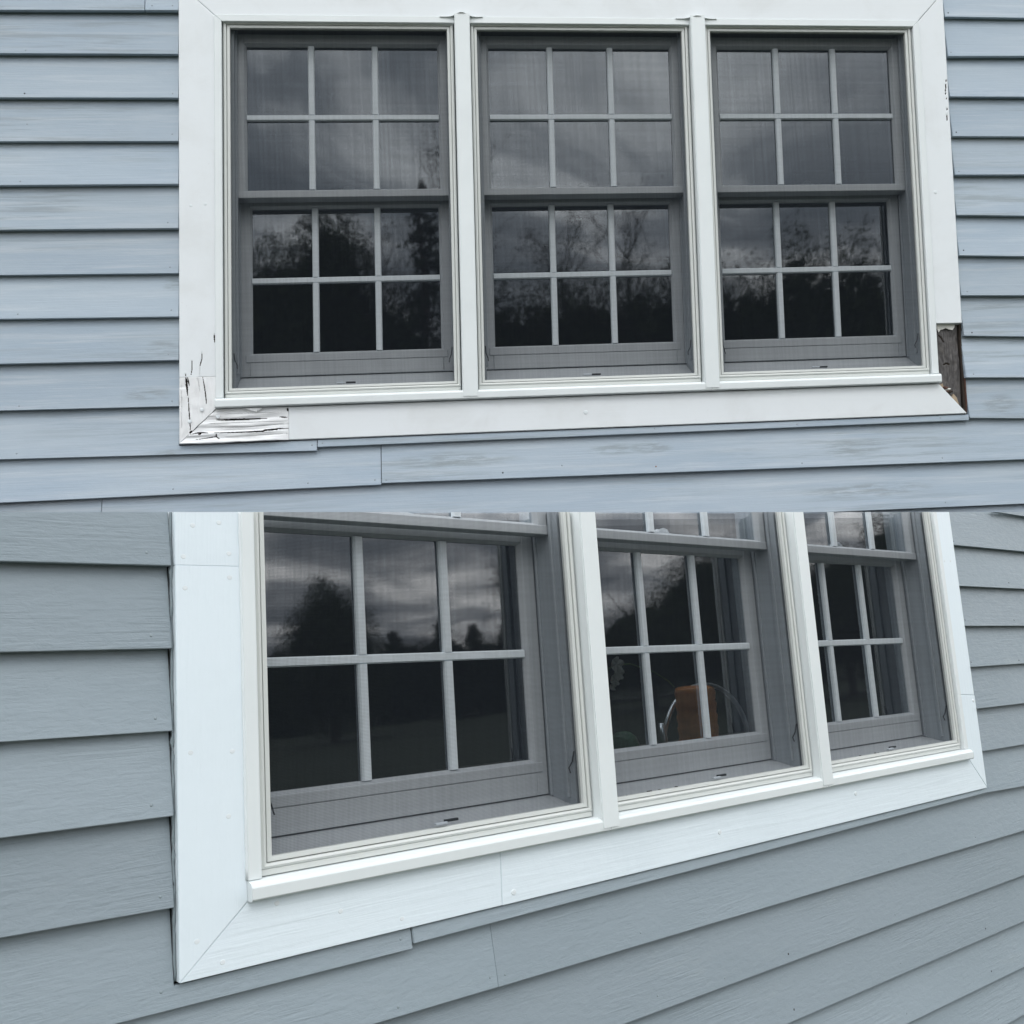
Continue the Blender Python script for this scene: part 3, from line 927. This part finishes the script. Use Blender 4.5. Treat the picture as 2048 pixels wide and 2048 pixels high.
TWIN.part('casing_board', heightboard(0, 0, m_btm, 250, 104, h_btm, -.026, cks), ['rot', 'rotwood'], label='split and rotted left end of the bottom casing')
bm = prism([(.1814, cB), (cR - .0002, cB), (1.9510, -.0010), (.1814, -.0010)], 0, -.026)
bc = TWIN.part('casing_board', bm, 'casing_old', bevel=.0014, seg=2)
nail_on(TWIN, bc, .955, -.0469, 0, 'nail_white', .0048, .0018)
for u, v in ((-.0646, -.0317), (-.0348, -.0012)): nail_on(TWIN, bc, u, v, .0016, 'nail_white', .0042, .0012)
nail_on(TWIN, bc, .0047, -.0216, .0014, 'nail_white', .0042, .0012)
# right upright stops short above the gap; its outer edge has flaked
pk = [([(2.0250, .9372), (2.0225, .9200), (2.0215, .9040), (2.0190, .8915), (2.0215, .8700)], .0007, .005),
      ([(2.0215, .8700), (2.0225, .8460), (2.0200, .8200), (2.0195, .7923)], .0005, .0036)]


def m_right(s, t):
    u = 1.9506 + s * (cR - 1.9506)
    hi = HT + (u - 1.95) / (cR - 1.95) * (HO - HT) - G
    lo = .1806 - .001 * s + (.0008 * nz(s * 22, 6))
    v = lo + t * (hi - lo)
    chip = .0022 * max(0, nz(v * 90, 4)) if .84 < v < .95 and s > .97 else 0
    return u - chip, v


rc = TWIN.part('casing_board', heightboard(0, 0, m_right, 44, 560, lambda u, v: .0003 * nz(u * 40, v * 8, 2) - .0010 * max(0, (u - 2.0268) / .0018), -.026, pk), ['casing_old_v', 'rotwood'],
               label='right casing board cut short above a gap, its outer edge flaking')
nail_on(TWIN, rc, 1.9723, .5795, 0, 'nail_white', .0042)
# torn scrap of paint-stiff paper hanging in the gap, splinters at the mitre
TWIN.part('torn_paper', prism([(1.9585, .1800), (1.9600, .1690), (1.9655, .1560), (1.9720, .1640), (1.9800, .1655), (1.9870, .1690), (1.9950, .1640), (2.0060, .1618), (2.0130, .1700), (2.0145, .1795)],
                              lambda u, v: -.012 + .003 * nz(u * 90, v * 60, 2), lambda u, v: -.0135 + .003 * nz(u * 90, v * 60, 2)), 'caulk')
TWIN.part('wood_splinter', prism([(1.9570, -.0015), (1.9680, .0020), (1.9705, -.0100), (1.9660, -.0160)], -.010, -.022), 'tanwood', bevel=.0006)
TWIN.part('wood_splinter', prism([(1.9900, -.0470), (1.9970, -.0300), (2.0060, -.0420), (2.0120, -.0640), (2.0080, -.0700)], -.009, -.022), 'tanwood', bevel=.0006)
random.seed(8)
for (cu, cv, r, mt) in ((1.9745, -.0120, .0072, 'rust'), (1.9820, -.0165, .0060, 'caulk'), (1.9870, -.0235, .0066, 'rotwood'), (1.9800, -.0225, .0058, 'rust')):
    bm = bmesh.new(); bmesh.ops.create_icosphere(bm, subdivisions=2, radius=r)
    for v in bm.verts:
        k = 1 + .5 * nz(v.co.x * 260 + cu * 90, v.co.y * 260, v.co.z * 260)
        v.co = Vector((cu + v.co.x * k * 1.3, cv + v.co.y * k * .8, -.012 + v.co.z * k))
    TWIN.part('debris', bm, mt, smooth=True)
# lifted strips of old sealant over the mullion heads
for c0, lift in ((.6480, 1.0), (1.2985, .35)):
    bm = bmesh.new(); top = []; bot = []
    for i in range(33):
        x = -1 + i / 16
        u = c0 + .058 * x
        v = 1.1105 + .0085 * lift * math.exp(-(x / .33) ** 2) - .0030 * (1 - abs(x)) * lift
        w = .0065 + .0125 * math.exp(-(x / .4) ** 2)
        top.append((u, v, w))
    rws = []
    for (u, v, w) in top:
        rws.append([bm.verts.new(p) for p in ((u, v, w), (u, v - .0016, w + .0006), (u, v - .0016, .0005), (u, v + .0045, .0002))])
    for a, b in zip(rws, rws[1:]):
        for i in range(4): bm.faces.new((a[i], a[(i + 1) % 4], b[(i + 1) % 4], b[i]))
    bm.faces.new(rws[0]); bm.faces.new(rws[-1][::-1])
    TWIN.part('sealant_strip', bm, 'vinyl', smooth=True)
# curled paint under the sill nose
for tri in ([(.0670, -.0012), (.1021, -.0128), (.1075, -.0012)], [(.104, -.0010), (.1063, -.0110), (.1170, -.0010)]):
    TWIN.part('paint_flake', prism(tri, lambda u, v: .0045 - .12 * v, lambda u, v: .0035 - .12 * v), 'rot')

# --- repaired window
BWIN = Thing('triple_window', WB, (0.975, -.092, -.026),
             'three-unit double-hung window with sound, freshly painted smooth white casing', 'window')
PB = dict(off=.0005, jw=.2835, gu=.2610, gl=.2545, uh=.8430, ub=.6130, ubb=.5935, lt=.6230, lgt=.5830, lh=.3525, lgb=.1335, lbd=.1135,
          lrb=.0690, sill_in=.0665, sill_out=.0480, lock=-.004)
build_frame(BWIN, PB)
NB = [(-.0663, .5613), (-.03, .5679), (-.0792, .5127), (-.0166, .5199), (-.0164, .4826), (-.0776, .465), (-.0728, .223), (-.0173, .2193),
      (-.0239, .1255), (-.0677, -.0412)]
j1 = .4995
up = BWIN.part('casing_board', prism([(cL, j1 - .0001), (-.0004, j1 + .0007), (-.0004, HT), (cL, HO)], .0002, -.026), 'casing_new_v', bevel=.0007, seg=2)
lo = BWIN.part('casing_board', prism([(cL + .0001, cB + .0003), (-.0004, -.0001), (-.0004, j1 + .0005), (cL, j1 - .0003)], .0006, -.026), 'casing_new_v', bevel=.0007, seg=2)
for u, v in NB:
    nail_on(BWIN, up if v > j1 else lo, u, v, .0001 if v > j1 else .0005, 'nail_white', .0032, .0005)
jb = .4160
b1 = BWIN.part('casing_board', prism([(cL + .0004, cB), (jb - .0006, cB), (jb + .0012, -.0008), (.0002, -.0008)], .0003, -.026), 'casing_new', bevel=.0007, seg=2)
b2 = BWIN.part('casing_board', prism([(jb - .0004, cB - .0003), (cR - .0006, cB - .0003), (1.9512, -.0008), (jb + .0014, -.0008)], .0009, -.026), 'casing_new', bevel=.0007, seg=2)
for u, v in ((-.035, -.0771), (.0405, -.0111), (.2325, -.0749), (.1341, -.0424)): nail_on(BWIN, b1, u, v, .0003, 'nail_white', .0032, .0005)
for u, v in ((.9472, -.0501), (.4392, -.0742), (1.42, -.03)): nail_on(BWIN, b2, u, v, .0009, 'nail_white', .0044, .0014)
r1 = BWIN.part('casing_board', prism([(1.9506, .0004), (cR, cB + .0008), (cR + .0004, .1795), (1.9506, .1850)], .0008, -.026), 'casing_new_v', bevel=.0012, seg=2)
r2 = BWIN.part('casing_board', prism([(1.9506, .1856), (cR, .1803), (cR, HO), (1.9506, HT)], .0001, -.026), 'casing_new_v', bevel=.0012, seg=2)
nail_on(BWIN, r1, 2.0176, .1637, .0008, 'nail_white', .0042, .0014)
for u, v in ((1.9652, .5856), (1.9985, .5869)): nail_on(BWIN, r2, u, v, .0001, 'nail_white', .0032, .0005)
random.seed(31)
for i in range(9):
    u = random.uniform(.72, .86) if i < 6 else random.uniform(1.36, 1.60); r = random.uniform(.0016, .0036)
    bm = bmesh.new(); bmesh.ops.create_icosphere(bm, subdivisions=1, radius=r)
    for v in bm.verts: v.co = Vector((u + v.co.x * random.uniform(.8, 2.0), .0560 + v.co.y * .7, -.0145 + v.co.z))
    BWIN.part('dirt_speck', bm, 'rotwood')
# beads of paint-filled caulk where the casing meets the flange
for x, v0, v1, s in ((-.0008, .03, 1.1, 1), (1.9508, .03, 1.1, -1)):
    pts = [(x + .0006 * nz(v0 + i * .7, 2), v0 + (v1 - v0) * i / 60, .0012 + .0012 * nz(i * .9, 5)) for i in range(61)]
    BWIN.part('caulk_bead', tube(pts, [.0022 + .0010 * nz(i * .8, 1) for i in range(61)], 8), 'nail_white', smooth=True)

# paint and sealant bridging the joint between boards and casing
def joint(thing, name, x, v0, v1, mat, seed, r=.0026, w=-.010):
    n = int((v1 - v0) / .010); pts = []; rad = []
    for i in range(n + 1):
        v = v0 + (v1 - v0) * i / n
        pts.append((x + .0010 * nz(i * .6, seed), v, w + .0030 * nz(i * .35, seed + 4)))
        rad.append(max(.0006, r * (.62 + .75 * nz(i * .8, seed + 9))))
    thing.part(name, tube(pts, rad, 7), mat, smooth=True)


joint(BW, 'sealant_bead', -.0925, -.09, .80, 'nail_new', 1, .0030)
joint(BW, 'sealant_bead', 2.0305, -.09, .80, 'nail_new', 2, .0030)
joint(TW, 'sealant_bead', -.0916, .10, 1.2, 'caulk', 3, .0019, -.013)
joint(TW, 'sealant_bead', 2.0312, .20, 1.2, 'caulk', 4, .0022, -.013)

# ------------------------------------------------------------------ rooms behind the glass
def world_mesh(name, bm, mat):
    bmesh.ops.recalc_face_normals(bm, faces=bm.faces)
    me = bpy.data.meshes.new(name); bm.to_mesh(me); bm.free(); me.materials.append(MT[mat])
    o = bpy.data.objects.new(name, me); COL.objects.link(o)
    return o


room = Thing('room_shell', WT, (0.975, -2.0, -.06), None, None)
room.o['kind'] = 'structure'
RU0, RU1, RV0, RV1, RD = -.35, 2.35, -.45, 1.30, -2.6
for nm, b in (('room_wall', box(RU0, RU1, RV0, RV1, RD - .05, RD)), ('room_wall', box(RU0 - .05, RU0, RV0, RV1, RD, -.052)),
              ('room_wall', box(RU1, RU1 + .05, RV0, RV1, RD, -.052)), ('room_floor', box(RU0, RU1, RV0 - .05, RV0, RD, -.052)),
              ('room_ceiling', box(RU0, RU1, RV1, RV1 + .05, RD, -.052))):
    room.part(nm, b, 'room')

# the lean-to: roof on the cut plane, end walls, dark sheet, added for light
def plane_pt(W, u, w, drop):
    lo, hi = -3.0, 3.0
    for _ in range(50):
        mid = (lo + hi) / 2
        if (W.world(u, mid, w) - CUT_CO).dot(CUT_NO) > -drop: hi = mid
        else: lo = mid
    return W.world(u, lo, w)


def slab(pts, down):
    bm = bmesh.new()
    a = [bm.verts.new(p) for p in pts]; b = [bm.verts.new(p - down) for p in pts]
    bm.faces.new(a); bm.faces.new(b[::-1])
    for i in range(len(pts)):
        j = (i + 1) % len(pts)
        bm.faces.new((a[j], a[i], b[i], b[j]))
    return bm


def lid_pt(u, w):
    return plane_pt(WB, u, w, .004)


RL = (.80, 1.62, -.20, -.62)  # opening put in to drop daylight on the counter things
far = [plane_pt(WT, 2.40, .03, .004), plane_pt(WT, -.79, .03, .004)]
lid = bpy.data.objects.new('light_blocking_lid', None); COL.objects.link(lid)  # unseen lid added to keep daylight out behind the cut wall
lid.location = lid_pt(1.2, -.3)
tag(lid, 'added unseen light-blocking roof with a glazed roof light joining the lean-to to the house', 'lid', kind='thing')
O = lid.location.copy()
for pts in ([lid_pt(BUL, -.1265), lid_pt(BUR, -.1265), lid_pt(BUR, RL[2]), lid_pt(BUL, RL[2])],
            [lid_pt(BUL, RL[2]), lid_pt(RL[0], RL[2]), lid_pt(RL[0], RL[3]), lid_pt(BUL, RL[3])],
            [lid_pt(RL[1], RL[2]), lid_pt(BUR, RL[2]), lid_pt(BUR, -.50), lid_pt(RL[1], RL[3])],
            [lid_pt(BUL, RL[3]), lid_pt(RL[1], RL[3]), lid_pt(BUR, -.50), far[0], far[1]]):
    p_ = world_mesh('lid_panel', slab([p - O for p in pts], CUT_NO * .02), 'lid'); p_.parent = lid
p_ = world_mesh('pane', slab([p - O - CUT_NO * .006 for p in (lid_pt(RL[0], RL[2]), lid_pt(RL[1], RL[2]), lid_pt(RL[1], RL[3]), lid_pt(RL[0], RL[3]))], CUT_NO * .006), 'clear'); p_.parent = lid


def upright(a, b, name, mat, thick):
    """a wall standing on the ground under the line a-b"""
    d = (b - a); nrm = Vector((-d.y, d.x, 0)).normalized() * thick
    bm = bmesh.new()
    pts = [a, b, Vector((b.x, b.y, -.02)), Vector((a.x, a.y, -.02))]
    A = [bm.verts.new(p) for p in pts]; Bq = [bm.verts.new(p + nrm) for p in pts]
    bm.faces.new(A); bm.faces.new(Bq[::-1])
    for i in range(4):
        j = (i + 1) % 4
        bm.faces.new((A[j], A[i], Bq[i], Bq[j]))
    return world_mesh(name, bm, mat)


dz = Vector((0, 0, -.03))
for a, b, nm, lab in ((plane_pt(WB, BUL + .005, -.055, .03), plane_pt(WT, -.79, .035, .03), 'end_panel', 'added plain dark end panel shutting daylight out of the lean-to'),
                      (plane_pt(WB, BUR - .005, -.055, .62), plane_pt(WT, 2.40, .035, .62), 'end_panel', 'added low dark end panel, open above to let daylight into the lean-to')):
    tag(upright(a, b, nm, 'room', .02), lab, 'wall')  # added panels: one shuts daylight out, the low one lets it in
lin = upright(plane_pt(WT, -.76, .034, .03), plane_pt(WT, 2.38, .034, .03), 'dark_backing_sheet', 'room', -.02)  # dark sheet added so the space behind the glass stays dark
tag(lin, 'added dark sheet hiding bright clapboards behind the repaired window', kind='structure')

# ------------------------------------------------------------------ things on the counter behind the repaired window
ct = Thing('kitchen_counter', WB, (1.2, -1.6, -.3), 'dark kitchen counter behind the repaired window', 'counter')
ct.part('counter_top', box(.70, 1.92, .0550, .0760, -.62, -.135), 'counter', bevel=.003)
ct.part('counter_base', box(.72, 1.90, -1.62, .0546, -.60, -.16), 'room')
CTV = .0765
o = Thing('towel_roll', WB, (1.146, CTV, -.20), 'orange wrapped roll standing before the chrome faucet behind the glass', 'roll')
prof = [(.040, CTV), (.0435, CTV + .004)] + [(.0445 + .0014 * math.sin(i * 2.1), CTV + .008 + i * .0098) for i in range(18)] + [(.0420, .2540), (.0360, .2575), (.025, .2590), (.012, .2585), (.010, .2540)]
o.part('wrapper', lathe((1.146, -.20), prof, 28), 'orange', smooth=True)
o = Thing('kitchen_faucet', WB, (1.391, CTV, -.265), 'chrome gooseneck faucet arching over the sink behind the orange roll', 'faucet')
arc = [(1.404, CTV, -.265)] + [(1.252 + .152 * math.cos(R(a)), .098 + .160 * math.sin(R(a)), -.265) for a in range(0, 181, 8)]
o.part('spout', tube(arc, .0060, 12), 'chrome', smooth=True)
o.part('base', lathe((1.404, -.265), [(.022, CTV), (.022, CTV + .006), (.013, CTV + .010), (.011, CTV + .03)], 18), 'chrome', smooth=True)
o.part('spray_head', tube([(1.100, .168, -.265), (1.099, .130, -.265), (1.097, .088, -.265)], [.0075, .011, .014], 12), 'chrome', smooth=True)
o = Thing('orchid_plant', WB, (.905, CTV, -.25), 'potted orchid with white blossoms on an arching stem behind the glass', 'plant')
o.part('pot', lathe((.870, -.28), [(.030, CTV), (.036, .105), (.040, .128), (.036, .128), (.034, .118)], 18), 'counter', smooth=True)
st = [(.870, .12, -.28), (.875, .22, -.27), (.905, .30, -.25), (.950, .322, -.25), (1.00, .322, -.25), (1.07, .30, -.25), (1.115, .275, -.25), (1.14, .258, -.255)]
o.part('stem', tube(st, .0020, 6), 'stem', smooth=True)
for (cu, cv, cw, r) in ((.942, .322, -.235, .021), (.950, .300, -.24, .017), (.942, .285, -.245, .016), (.938, .268, -.25, .010)):
    bm = bmesh.new()
    for k in range(5):
        a = 2 * math.pi * k / 5 + .3
        cen = bm.verts.new((cu, cv, cw)); pv = None
        for s_ in (-.62, -.4, -.15, .15, .4, .62):
            rr = r * (1 - .35 * abs(s_))
            p = bm.verts.new((cu + rr * math.cos(a + s_), cv + rr * math.sin(a + s_), cw + .004 * math.cos(3 * s_)))
            if pv is not None: bm.faces.new((cen, pv, p))
            pv = p
    o.part('blossom', bm, 'petal')
o = Thing('green_jar', WB, (.936, CTV, -.215), 'small rounded green jar on the counter behind the glass', 'jar')
o.part('jar_body', lathe((.925, -.215), [(.024, CTV), (.030, .090), (.033, .115), (.032, .135), (.026, .151), (.014, .161), (.004, .163)], 22), 'green', smooth=True)

# things glimpsed through the weathered window
ct = Thing('kitchen_counter', WT, (.9, -.45, -.3), 'dark kitchen counter behind the weathered window', 'counter')
ct.part('counter_top', box(.05, 1.90, .1000, .1180, -.66, -.150), 'counter', bevel=.003)
ct.part('counter_base', box(.07, 1.88, -.449, .0996, -.63, -.18), 'room')
o = Thing('table_faucet', WT, (1.235, .1185, -.26), 'small chrome tap showing at the foot of the weathered window', 'faucet')
o.part('spout', tube([(1.215, .1185, -.28), (1.216, .19, -.28), (1.221, .212, -.275), (1.229, .212, -.265), (1.232, .196, -.26)], .0052, 10), 'chrome', smooth=True)
o = Thing('white_dish', WT, (.40, .1185, -.24), 'small white dish inside by the weathered window', 'dish')
o.part('dish_body', lathe((.405, -.24), [(.018, .1185), (.030, .170), (.033, .195), (.031, .195), (.026, .172)], 22), 'petal', smooth=True)

# ------------------------------------------------------------------ trees across the lawn (mirrored in the panes)
def tree_obj(name, base, label, group=None):
    e = bpy.data.objects.new(name, None); COL.objects.link(e)
    e.location = base
    return tag(e, label, 'tree', group)


def child(name, bm, mat, parent):
    me = bpy.data.meshes.new(name); bm.to_mesh(me); bm.free(); me.materials.append(mat)
    o = bpy.data.objects.new(name, me); COL.objects.link(o); o.parent = parent
    return o


def leaf(bm, p, s, rng):
    d = Vector((rng.gauss(0, 1), rng.gauss(0, 1), rng.gauss(0, 1))).normalized()
    a = d.orthogonal().normalized(); b = d.cross(a)
    bm.faces.new([bm.verts.new(p + s * q) for q in (a, b * .55, -a, -b * .55)])


def limbs(bm, rng, p, d, length, rad, depth, tips, up=.25):
    n = 4; pts = [p.copy()]; q = p.copy(); dd = d.copy()
    for i in range(n):
        dd = (dd + Vector((rng.gauss(0, .13), rng.gauss(0, .13), rng.gauss(up * .2, .08)))).normalized()
        q = q + dd * length / n; pts.append(q.copy())
    tube([tuple(x) for x in pts], [rad * (1 - .55 * i / n) for i in range(n + 1)], 5, bm)
    if depth == 0:
        tips.append(q); return
    for k in range(rng.randint(3, 4)):
        t = rng.uniform(.4, 1.0); j = min(n, int(t * n) + 1)
        side = Vector((rng.gauss(0, 1), rng.gauss(0, 1), rng.gauss(.35, .4))).normalized()
        limbs(bm, rng, pts[j], (dd * .55 + side * .75).normalized(), length * rng.uniform(.5, .72), rad * .5, depth - 1, tips, up)


def broadleaf(name, pos, h, r, label, seed, leaves, mat, group=None, squat=.36):
    rng = random.Random(seed)
    root = tree_obj(name, pos, label, group)
    bm = bmesh.new(); tips = []
    tube([(0, 0, -.1), (.05, .03, h * .2), (-.04, .05, h * .45), (.03, 0, h * .72)], [h * .026, h * .021, h * .015, h * .007], 8, bm)
    for k in range(9):
        a = rng.uniform(0, 6.28); z = h * rng.uniform(.22, .68)
        limbs(bm, rng, Vector((0, 0, z)), Vector((math.cos(a), math.sin(a), rng.uniform(.4, 1.1))).normalized(), r * rng.uniform(.55, .85), h * .008, 1, tips)
    child('trunk', bm, MT['bark'], root)
    bm = bmesh.new()
    def spot(q, lim):
        d = q.normalized()
        k = 1 + .34 * nz(d.x * 1.7 + seed, d.y * 1.7, d.z * 1.7) + .22 * nz(d.x * 5 + seed, d.y * 5, d.z * 5)
        wide = r * (1.08 - .25 * d.z)
        return Vector((q.x * wide * k, q.y * wide * k, h * (1 - squat) + q.z * h * squat * min(k, 1.0))) * 1.0
    for k in range(3200):
        q = Vector((rng.gauss(0, 1), rng.gauss(0, 1), rng.gauss(0, 1))).normalized() * (rng.random() ** .4) * .74
        leaf(bm, spot(q, 0), rng.uniform(.15, .28), rng)
    for k in range(int(leaves * 2.6)):
        q = Vector((rng.gauss(0, 1), rng.gauss(0, 1), rng.gauss(0, 1))).normalized() * (1 - .42 * rng.random() ** 1.7 + .05 * rng.gauss(0, 1))
        p = spot(q, 1) + Vector((rng.gauss(0, .06), rng.gauss(0, .06), rng.gauss(0, .06)))
        if p.z < .15: continue
        leaf(bm, p, rng.uniform(.03, .065) * (h / 8) ** .5, rng)
    child('crown', bm, mat, root)
    return root


def bare_tree(name, pos, h, r, label, seed, group=None):
    rng = random.Random(seed)
    root = tree_obj(name, pos, label, group)
    bm = bmesh.new(); tips = []
    tube([(0, 0, -.1), (.06, 0, h * .25), (0, .07, h * .5), (.05, 0, h * .8)], [h * .018, h * .014, h * .009, h * .003], 7, bm)
    for k in range(24):
        a = rng.uniform(0, 6.28); z = h * rng.uniform(.3, .85)
        limbs(bm, rng, Vector((0, 0, z)), Vector((math.cos(a) * .8, math.sin(a) * .8, rng.uniform(.7, 1.5))).normalized(), r * rng.uniform(.5, .8), h * .0024, 2, tips, .5)
    child('trunk', bm, MT['bark'], root)
    bm = bmesh.new()
    for t in tips:
        for k in range(10):
            leaf(bm, t + Vector((rng.gauss(0, .16), rng.gauss(0, .16), rng.gauss(0, .2))), rng.uniform(.03, .06), rng)
    child('crown', bm, LEAF_BUD, root)
    return root


def conifer(name, pos, h, r, label, seed, group=None):
    rng = random.Random(seed)
    root = tree_obj(name, pos, label, group)
    bm = bmesh.new(); tube([(0, 0, -.1), (0, 0, h * .5), (0, 0, h * .97)], [h * .022, h * .012, h * .002], 7, bm)
    child('trunk', bm, MT['bark'], root)
    bm = bmesh.new()
    z = h * .06
    while z < h * .97:
        f = 1 - z / h
        for k in range(max(4, int(9 * f) + 3)):
            a = rng.uniform(0, 6.28); L = r * (f ** .85) * rng.uniform(.65, 1.08) + .08
            n = int(9 + 26 * L / 1.2)
            for i in range(n):
                t = (i + rng.random()) / n
                sp = .07 + .16 * L * (1 - t)
                p = Vector((math.cos(a) * L * t, math.sin(a) * L * t, z + .18 * L * (1 - t) - .22 * L * t * t)) + Vector((rng.gauss(0, sp), rng.gauss(0, sp), rng.gauss(0, .06)))
                leaf(bm, p, rng.uniform(.07, .14), rng)
        z += h * .028 * rng.uniform(.8, 1.2)
    leaf(bm, Vector((0, 0, h * .98)), .12, rng)
    child('crown', bm, LEAF_DARK, root)
    return root


def at(az, dist):
    return (math.sin(R(az)) * dist, -math.cos(R(az)) * dist + 1.5, 0)


def hgt(el, dist):
    return CAM_H + dist * math.tan(R(el))


def hgt_t(el, dist):
    return CAM_H + 1.27 + (dist + 3.2) * math.tan(R(el))       # seen from the sill of the taller wall


# opposite the weathered window
broadleaf('leafy_tree', at(1.2, 28), hgt_t(18.0, 29.5), 1.9, 'tall leafy tree with a pointed dense crown left of the tall conifer', 11, 7000, LEAF_MID)
broadleaf('leafy_tree', at(-2.6, 27), hgt_t(15.8, 28.5), 2.2, 'broad leafy tree at the end of the row opposite the weathered window', 12, 6000, LEAF_MID)
conifer('conifer_tree', at(7.6, 25), hgt_t(19.3, 26.5), 2.9, 'tall dark conifer standing among bare trees opposite the weathered window', 13)
bare_tree('bare_tree', at(4.2, 29), hgt_t(16.3, 30.5), 2.2, 'small bare twiggy tree between the leafy tree and the tall conifer', 14)
bare_tree('bare_tree', at(9.8, 28), hgt_t(21.5, 29.5), 2.8, 'tall bare twiggy tree rising behind the tall conifer', 15)
g1 = 'shrubby trees of the hedge line opposite the weathered window'
for i, (az, el, r, sd_) in enumerate(((12.0, 14.0, 2.4, 21), (15.6, 13.6, 2.5, 22), (19.2, 13.4, 2.6, 23), (23.0, 13.9, 2.4, 24), (26.4, 15.1, 2.0, 25), (30.2, 13.2, 2.5, 26), (33.4, 14.8, 2.2, 27), (36.5, 14.1, 2.4, 28), (4.6, 13.2, 2.6, 29))):
    broadleaf('hedge_tree', at(az, 29), hgt_t(el, 30.5), r, 'dense low-branched tree in the hedge line opposite the weathered window', sd_, 5000, LEAF_MID, g1, .42)
for az, el, lab, sd_ in ((17.2, 18.0, 'bare spreading tree above the middle of the hedge line', 31), (21.8, 17.6, 'slender bare tree above the hedge line beside the spreading one', 32)):
    bare_tree('bare_tree', at(az, 31), hgt_t(el, 32.5), 2.4, lab, sd_)
# opposite the repaired window
broadleaf('round_tree', at(66.6, 33), hgt(7.3, 33), 1.75, 'round-crowned solitary tree on the lawn opposite the repaired window', 41, 12000, LEAF_MID, None, .50)
g2 = 'conifers of the far treeline opposite the repaired window'
k = 0
for az, el, r in ((70.6, 3.8, 1.5), (73.6, 4.3, 1.3), (75.6, 3.5, 1.6), (77.6, 3.6, 1.5), (79.2, 4.0, 1.4), (81.6, 3.6, 1.6), (63.6, 3.0, 1.8)):
    k += 1
    conifer('conifer_tree', at(az, 44), hgt(el, 44), r, 'pointed conifer in the far treeline opposite the repaired window', 50 + k, g2)
bare_tree('bare_tree', at(78.4, 36), hgt(6.6, 36), 2.0, 'bare twiggy tree in front of the far conifers', 61)
broadleaf('broad_tree', at(90.6, 30), hgt(7.0, 30), 2.3, 'big broad dark tree to the side of the lawn near the house', 62, 9000, LEAF_MID, None, .45)
broadleaf('broad_tree', at(86.2, 34), hgt(4.2, 34), 2.2, 'lower bushy tree beside the big broad one', 63, 6000, LEAF_MID, None, .45)
broadleaf('broad_tree', at(97.8, 30), hgt(5.6, 30), 2.5, 'wide dark tree standing past the corner of the house', 64, 8000, LEAF_MID, None, .45)
broadleaf('broad_tree', at(102.5, 28), hgt(8.0, 28), 2.2, 'tall narrow leafy tree past the corner of the house', 65, 7000, LEAF_MID, None, .42)

# the wood along the far side of the lawn: three kinds of tree, copied
def copy_tree(src, pos, rot, k):
    e = src.copy(); COL.objects.link(e)
    e.location = pos; e.rotation_euler = (0, 0, rot); e.scale = (k, k, k)
    for c in src.children:
        d = c.copy(); COL.objects.link(d); d.parent = e
    return e


g3 = 'bushy trees of the wood beyond the far conifers'
rng = random.Random(77)
kinds = []
for i in range(17):
    az = 61.5 + i * 2.45 + rng.uniform(-.4, .4)
    el = 2.8 + rng.uniform(-.3, .6) + (1.6 if az > 92 else 0)
    if i < 3:
        kinds.append(broadleaf('wood_tree', at(az, 47), hgt(el, 47), 2.3, 'bushy dark tree in the wood beyond the far conifers', 80 + i, 4500, LEAF_DARK, g3, .5))
    else:
        src = kinds[i % 3]
        copy_tree(src, at(az, 47), rng.uniform(0, 6.28), hgt(el, 47) / hgt(2.95, 47))
